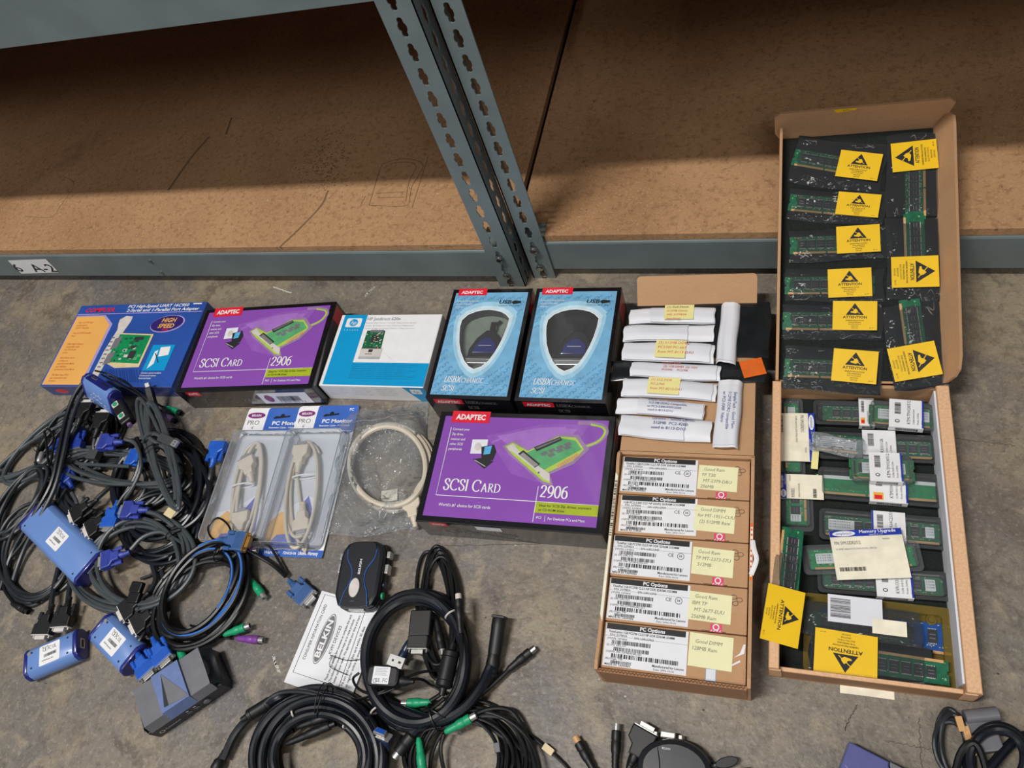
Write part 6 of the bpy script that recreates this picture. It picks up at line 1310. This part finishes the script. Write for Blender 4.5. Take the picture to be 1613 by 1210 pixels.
m = MB(); X = Matrix.Translation((w*.30, h*.5, .016)) @ Matrix.Rotation(-.25, 4, 'Z'); m.rbox(-.012, -.002, 0, .012, .013, .005, 'silver', .001, .0005, X); m.box(.004, .004, .005, .008, .007, .0052, 'ink', X); m.box(-.006, .004, .005, -.003, .007, .0052, 'ink', X); m.build('metal_plug', t)
m = MB(); m.lathe([(0, .008), (.010, .0062), (.014, .004), (.02, .003)], 'plug_black', 12, Matrix.Translation((w*.46, -.004, .010))); m.build('strain_relief', t)
for px in ([(634, 1070, .044), (660, 1060, .034), (690, 1056, .018), (705, 1058, .016)], [(634, 1072, .044), (662, 1070, .030), (680, 1080, .010), (705, 1094, .010)], [(634, 1074, .044), (618, 1086, .040), (590, 1094, .038), (566, 1086, .030), (556, 1070, .024), (566, 1060, .022)], [(630, 1077, .024), (600, 1090, .040), (572, 1100, .020), (556, 1102, .012)]): cord(t, px, .0019, 'cord_black', 'lead')

# front-left coil
KF = 'heavy black cable coil at the bottom edge'
t = cable('heavy_cable', 'heavy black cable coil cut off by the bottom edge, left one', [(352, 1196, .012), (368, 1160, .014), (388, 1135, .016), (408, 1117, .020), (440, 1098, .026)]+coil(502, 1196, 112, 110, 0, 8.6, .0056, .002, 91, t0=-1.9, jit=.06, lay=4, shrink=.05), .0058, 'cord_navy', KF, seg=10)
cord(t, [(412, 1112, .026), (440, 1092, .030), (480, 1090, .036), (520, 1102, .036), (560, 1125, .03), (588, 1160, .02)], .0034, 'cord_slate')
ferrite(t, fr(409, 1117, .021, -1, .62), 'plug_black', .034, .0088)
ps2(t, fr(346, 1200, .012, -.55, 1), 'plug_black', 1.6, 'silver', .008)
for (u, v, du, dv) in ((463, 1122, 1, -.35), (547, 1140, .8, .9)): tie(t, u, v, .030, du, dv, .0068, .0068, 'silver_pt', .0014)
tie(t, 506, 1102, .034, 1, .15, .022, .014, 'cord_black', .0009, 'wire_tie'); tie(t, 512, 1106, .034, 1, .35, .022, .014, 'cord_black', .0009, 'wire_tie')
cord(t, [(500, 1079, .044), (512, 1080, .048), (520, 1076, .048), (530, 1086, .044)], .0009, 'cord_black', 'wire_tie'); cord(t, [(508, 1084, .046), (518, 1078, .049), (524, 1084, .045)], .0009, 'cord_black', 'wire_tie')
plug('long black plug lying across the opening of the bottom left coil, lower one', [(442, 1176, .024), (432, 1184, .02), (420, 1200, .016)], fr(487, 1157, .030, 1, -.42), 'plug_black', KF, .0034, 'cord_black', 2.1)
plug('long black plug lying across the opening of the bottom left coil, upper one', [(462, 1150, .024), (448, 1160, .02), (436, 1180, .016)], fr(496, 1136, .030, 1, -.36), 'plug_black', KF, .0034, 'cord_black', 1.6)
t = cable('monitor_cable', 'blue insert socket with chrome plate facing up between the two front coils', [(596, 1190, .016), (590, 1205, .012), (585, 1225, .01)], .004, 'cord_navy', KF)
vga(t, fr(601, 1172, .020, .35, -.9, 1.3), 'navy_plastic', 1.0, False, True)
plug('black plug at the bottom edge beside the chrome socket', [(568, 1225, .02), (560, 1240, .02)], fr(572, 1203, .026, .25, -1), 'plug_black', KF, .0034, 'plug_black', 1.3)
# thin cable tangle
KT = 'thin black cable tangle at the bottom edge'
t = cable('thin_cable', 'tangle of thin black cables at the bottom edge right of the coils', coil(735, 1200, 84, 78, 10, 15.6, .0026, 0, 95, jit=.28, lay=5), .0026, 'cord_black', KT)
cord(t, [(690, 1150, .02), (740, 1128, .022), (775, 1116, .022), (805, 1120, .018), (825, 1148, .014), (838, 1185, .012), (848, 1225, .01)], .0030, 'cord_black')
cord(t, [(700, 1150, .016), (745, 1130, .018), (790, 1130, .016), (822, 1148, .012), (832, 1190, .010), (836, 1225, .01)], .0030, 'cord_slate')
tq_ = P(772, 1180, .012); ip = min(range(len(t.pts)-1), key=lambda i: (t.pts[i]-tq_).length); m = MB(); m.rbox(-.006, -.004, -.0034, .006, .004, .0034, 'grey_plastic', .001, .001, frame(t.pts[ip], t.pts[ip+1]-t.pts[ip])); m.build('cable_clip', t, True)
t = cable('thin_cable', 'single thin cable with a brown paper tag running off the bottom edge', [(800, 1138, .010), (840, 1162, .006), (865, 1182, .005), (890, 1205, .004), (905, 1225, .004)], .0022, 'cord_black', KT)
m = MB(); m.rbox(-.0075, -.0042, -.003, .0075, .0042, .0034, 'tape_tan', .001, 0, fr(864, 1181, .006, 1, .8)); m.build('paper_tag', t, True)
plug('green plug with silver tip pointing right over the thin tangle', [(699, 1156, .026), (694, 1180, .02), (700, 1215, .012), (715, 1245, .008)], fr(722, 1142, .030, 1, -.55), 'ps2_green', KT, .0028, 'silver', 1.2)
plug('green plug pointing down at the bottom edge', [(661, 1164, .026), (672, 1150, .03), (695, 1145, .03)], fr(663, 1192, .026, .12, 1), 'ps2_green', KT, .0020, 'silver', 1.4)
# bottom-edge devices
KE = 'black switch cable set at the bottom edge'
c = P(1062, 1212, .030)
t = T('cable_switch', 'dome shaped black cable switch cut off by the bottom edge', 'device', (c.x, c.y, 0), rad(2), KE)
m = MB(); q = [(.045*cos(a_), .035*sin(a_)) if a_ < pi else (.045*cos(a_), .06*sin(a_)) for a_ in [2*pi*i/32 for i in range(32)]]; m.prism(q, 0, .030, 'kvm_black', .008, None, True); m.build('case', t)
m = MB(); m.tube([(-.022, .024, .0295), (-.017, .0, .0305), (-.018, -.03, .0295)], .0007, 'ink', 5); m.build('seam', t)
a = Art(Matrix.Translation((-.016, .020, .0302))); a.text('BELKIN', 0, 0, .0022, 'white', l=1); a.build('brand_lettering', t)
m = MB(); m.rbox(-.020, .034, .014, -.002, .041, .022, 'silver', .001, .001); m.build('metal_port', t)
for x in (-.026, .004):
    m = MB(); m.lathe([(0, .003), (.006, .003)], 'silver', 6, plane((x, .033, .018), (0, 1, 0), (-1, 0, 0))); m.build('jack_screw', t)
t = cable('monitor_cable', 'black plug with chrome shell pointing up right at the bottom edge', [(998, 1186, .016), (992, 1204, .012), (990, 1226, .01)], .0042, 'cord_navy', KE); vga(t, fr(1009, 1170, .016, .45, -1), 'plug_black', 1.05, False, ridges=False)
plug('black upright plug beside the chrome shelled plug at the bottom edge', [(971, 1204, .010), (972, 1228, .01)], fr(970, 1182, .012, .04, -1), 'plug_black', KE, .0034, 'silver', 1.5)
plug('black plug tilted left at the bottom edge, brass tip', [(936, 1210, .010), (945, 1232, .01)], fr(924, 1193, .010, -.55, -1), 'plug_black', KE, .0034, 'gold_flat', 1.3)
m_t = T('cable_lug', 'flat black oval lug on a grey stem at the bottom edge', 'connector', tuple(P(1140, 1204, 0)), 0, KE)
m = MB(); X = fr(1145, 1201, .012, 1, -.25); m.prism([(.014*cos(a_), .006*sin(a_)) for a_ in [2*pi*i/20 for i in range(20)]], -.002, .003, 'plug_black', .001, X, True); m.build('oval_end', m_t, True)
m = MB(); m.tube([X @ Vector((-.045, -.002, .002)), X @ Vector((-.03, 0, 0)), X @ Vector((-.012, 0, 0))], .0016, 'grey_plastic', 6); m.build('stem', m_t, True)
t = cable('black_cable', 'black cable curving right of the dome shaped switch', [(1085, 1196, .014), (1105, 1198, .012), (1128, 1208, .008), (1150, 1222, .005), (1180, 1214, .005), (1200, 1228, .004)], .0036, 'cord_black', KE)
c = P(1395, 1232, .034); rz = rad(-18)
pa, pb = P(1338, 1168, .034), P(1412, 1206, .034); rz = math.atan2(pb.y-pa.y, pb.x-pa.x)
t = T('periwinkle_case', 'blue violet plastic case with a grey thumb notch at the bottom edge', 'device', M=Matrix.Translation((pa.x, pa.y, 0)) @ Matrix.Rotation(rz, 4, 'Z'))
m = MB(); o = [(0, 0)]+[(.043+.017*(1-cos(a_)), -.013*sin(a_)) for a_ in [pi*i/10 for i in range(11)]]+[(.115, 0), (.115, -.10), (.0, -.10)]
m.prism(o[::-1], 0, .034, 'periwinkle', .0015); m.build('case', t)
m = MB(); m.prism([(.044+.016*(1-cos(a_)), .0012-.0118*sin(a_)) for a_ in [pi*i/10 for i in range(11)]], 0.004, .031, 'grey_plastic', .001); m.build('thumb_latch', t)
a = Art(Matrix.Translation((0, 0, .034))); a.line([(.004+.0035*i, -.026-.006*sin(i/4)) for i in range(16)], .0005, 'lilac', 0); a.build('printed_line', t)
# bottom right: power adapter and cables
KR = 'adapter leads at the bottom right corner'
c, rz, w, h = fit([(1518, 1122), (1578, 1122), (1580, 1160), (1532, 1172)], .030)
t = T('grey_adapter', 'grey plastic adapter with a rounded bar end at the bottom right', 'adapter', M=Matrix.Translation((c.x, c.y, 0)) @ Matrix.Rotation(rz, 4, 'Z'))
m = MB(); m.rbox(-w*.5, -h*.9, 0, w*.34, h*.30, .026, 'grey_plastic', .004, .002); m.build('body', t)
m = MB(); m.tube([(-w*.45, h*.42, .024), (w*.52, h*.42, .024)], .0078, 'grey_plastic', 14, spl=False); m.build('bar_end', t)
t = cable('power_lead', 'thin black lead wound in upright loops left of the grey adapter', coil(1503, 1180, 24, 54, -8, 8.2, .0027, .002, 101, jit=.22, lay=4), .0027, 'cord_slate', KR)
t = cable('power_lead', 'thick black lead looped at the bottom right corner', coil(1572, 1196, 46, 50, 0, 4.4, .0052, .012, 102, jit=.1, lay=3)+[(1600, 1165, .02), (1640, 1160, .01)], .0052, 'cord_navy', KR, seg=10)
t = cable('power_lead', 'black lead crossing the bottom right corner beneath the thick one', [(1500, 1240, .01), (1512, 1190, .03), (1530, 1170, .036), (1545, 1185, .034), (1560, 1240, .02)], .0040, 'cord_black', KR)
t = T('brass_terminal', 'brass pronged terminal among the leads at bottom right', 'connector', tuple(P(1526, 1175, 0)), 0, KR)
for k, (u, v) in enumerate(((1513, 1142), (1524, 1158), (1530, 1180))):
    m = MB(); m.rbox(-.009, -.0035, -.002, .007, .0035, .002, 'gold_flat', .0008, .0005, fr(u, v, .030-.002*k, .3, 1)); m.build('prong', t, True)
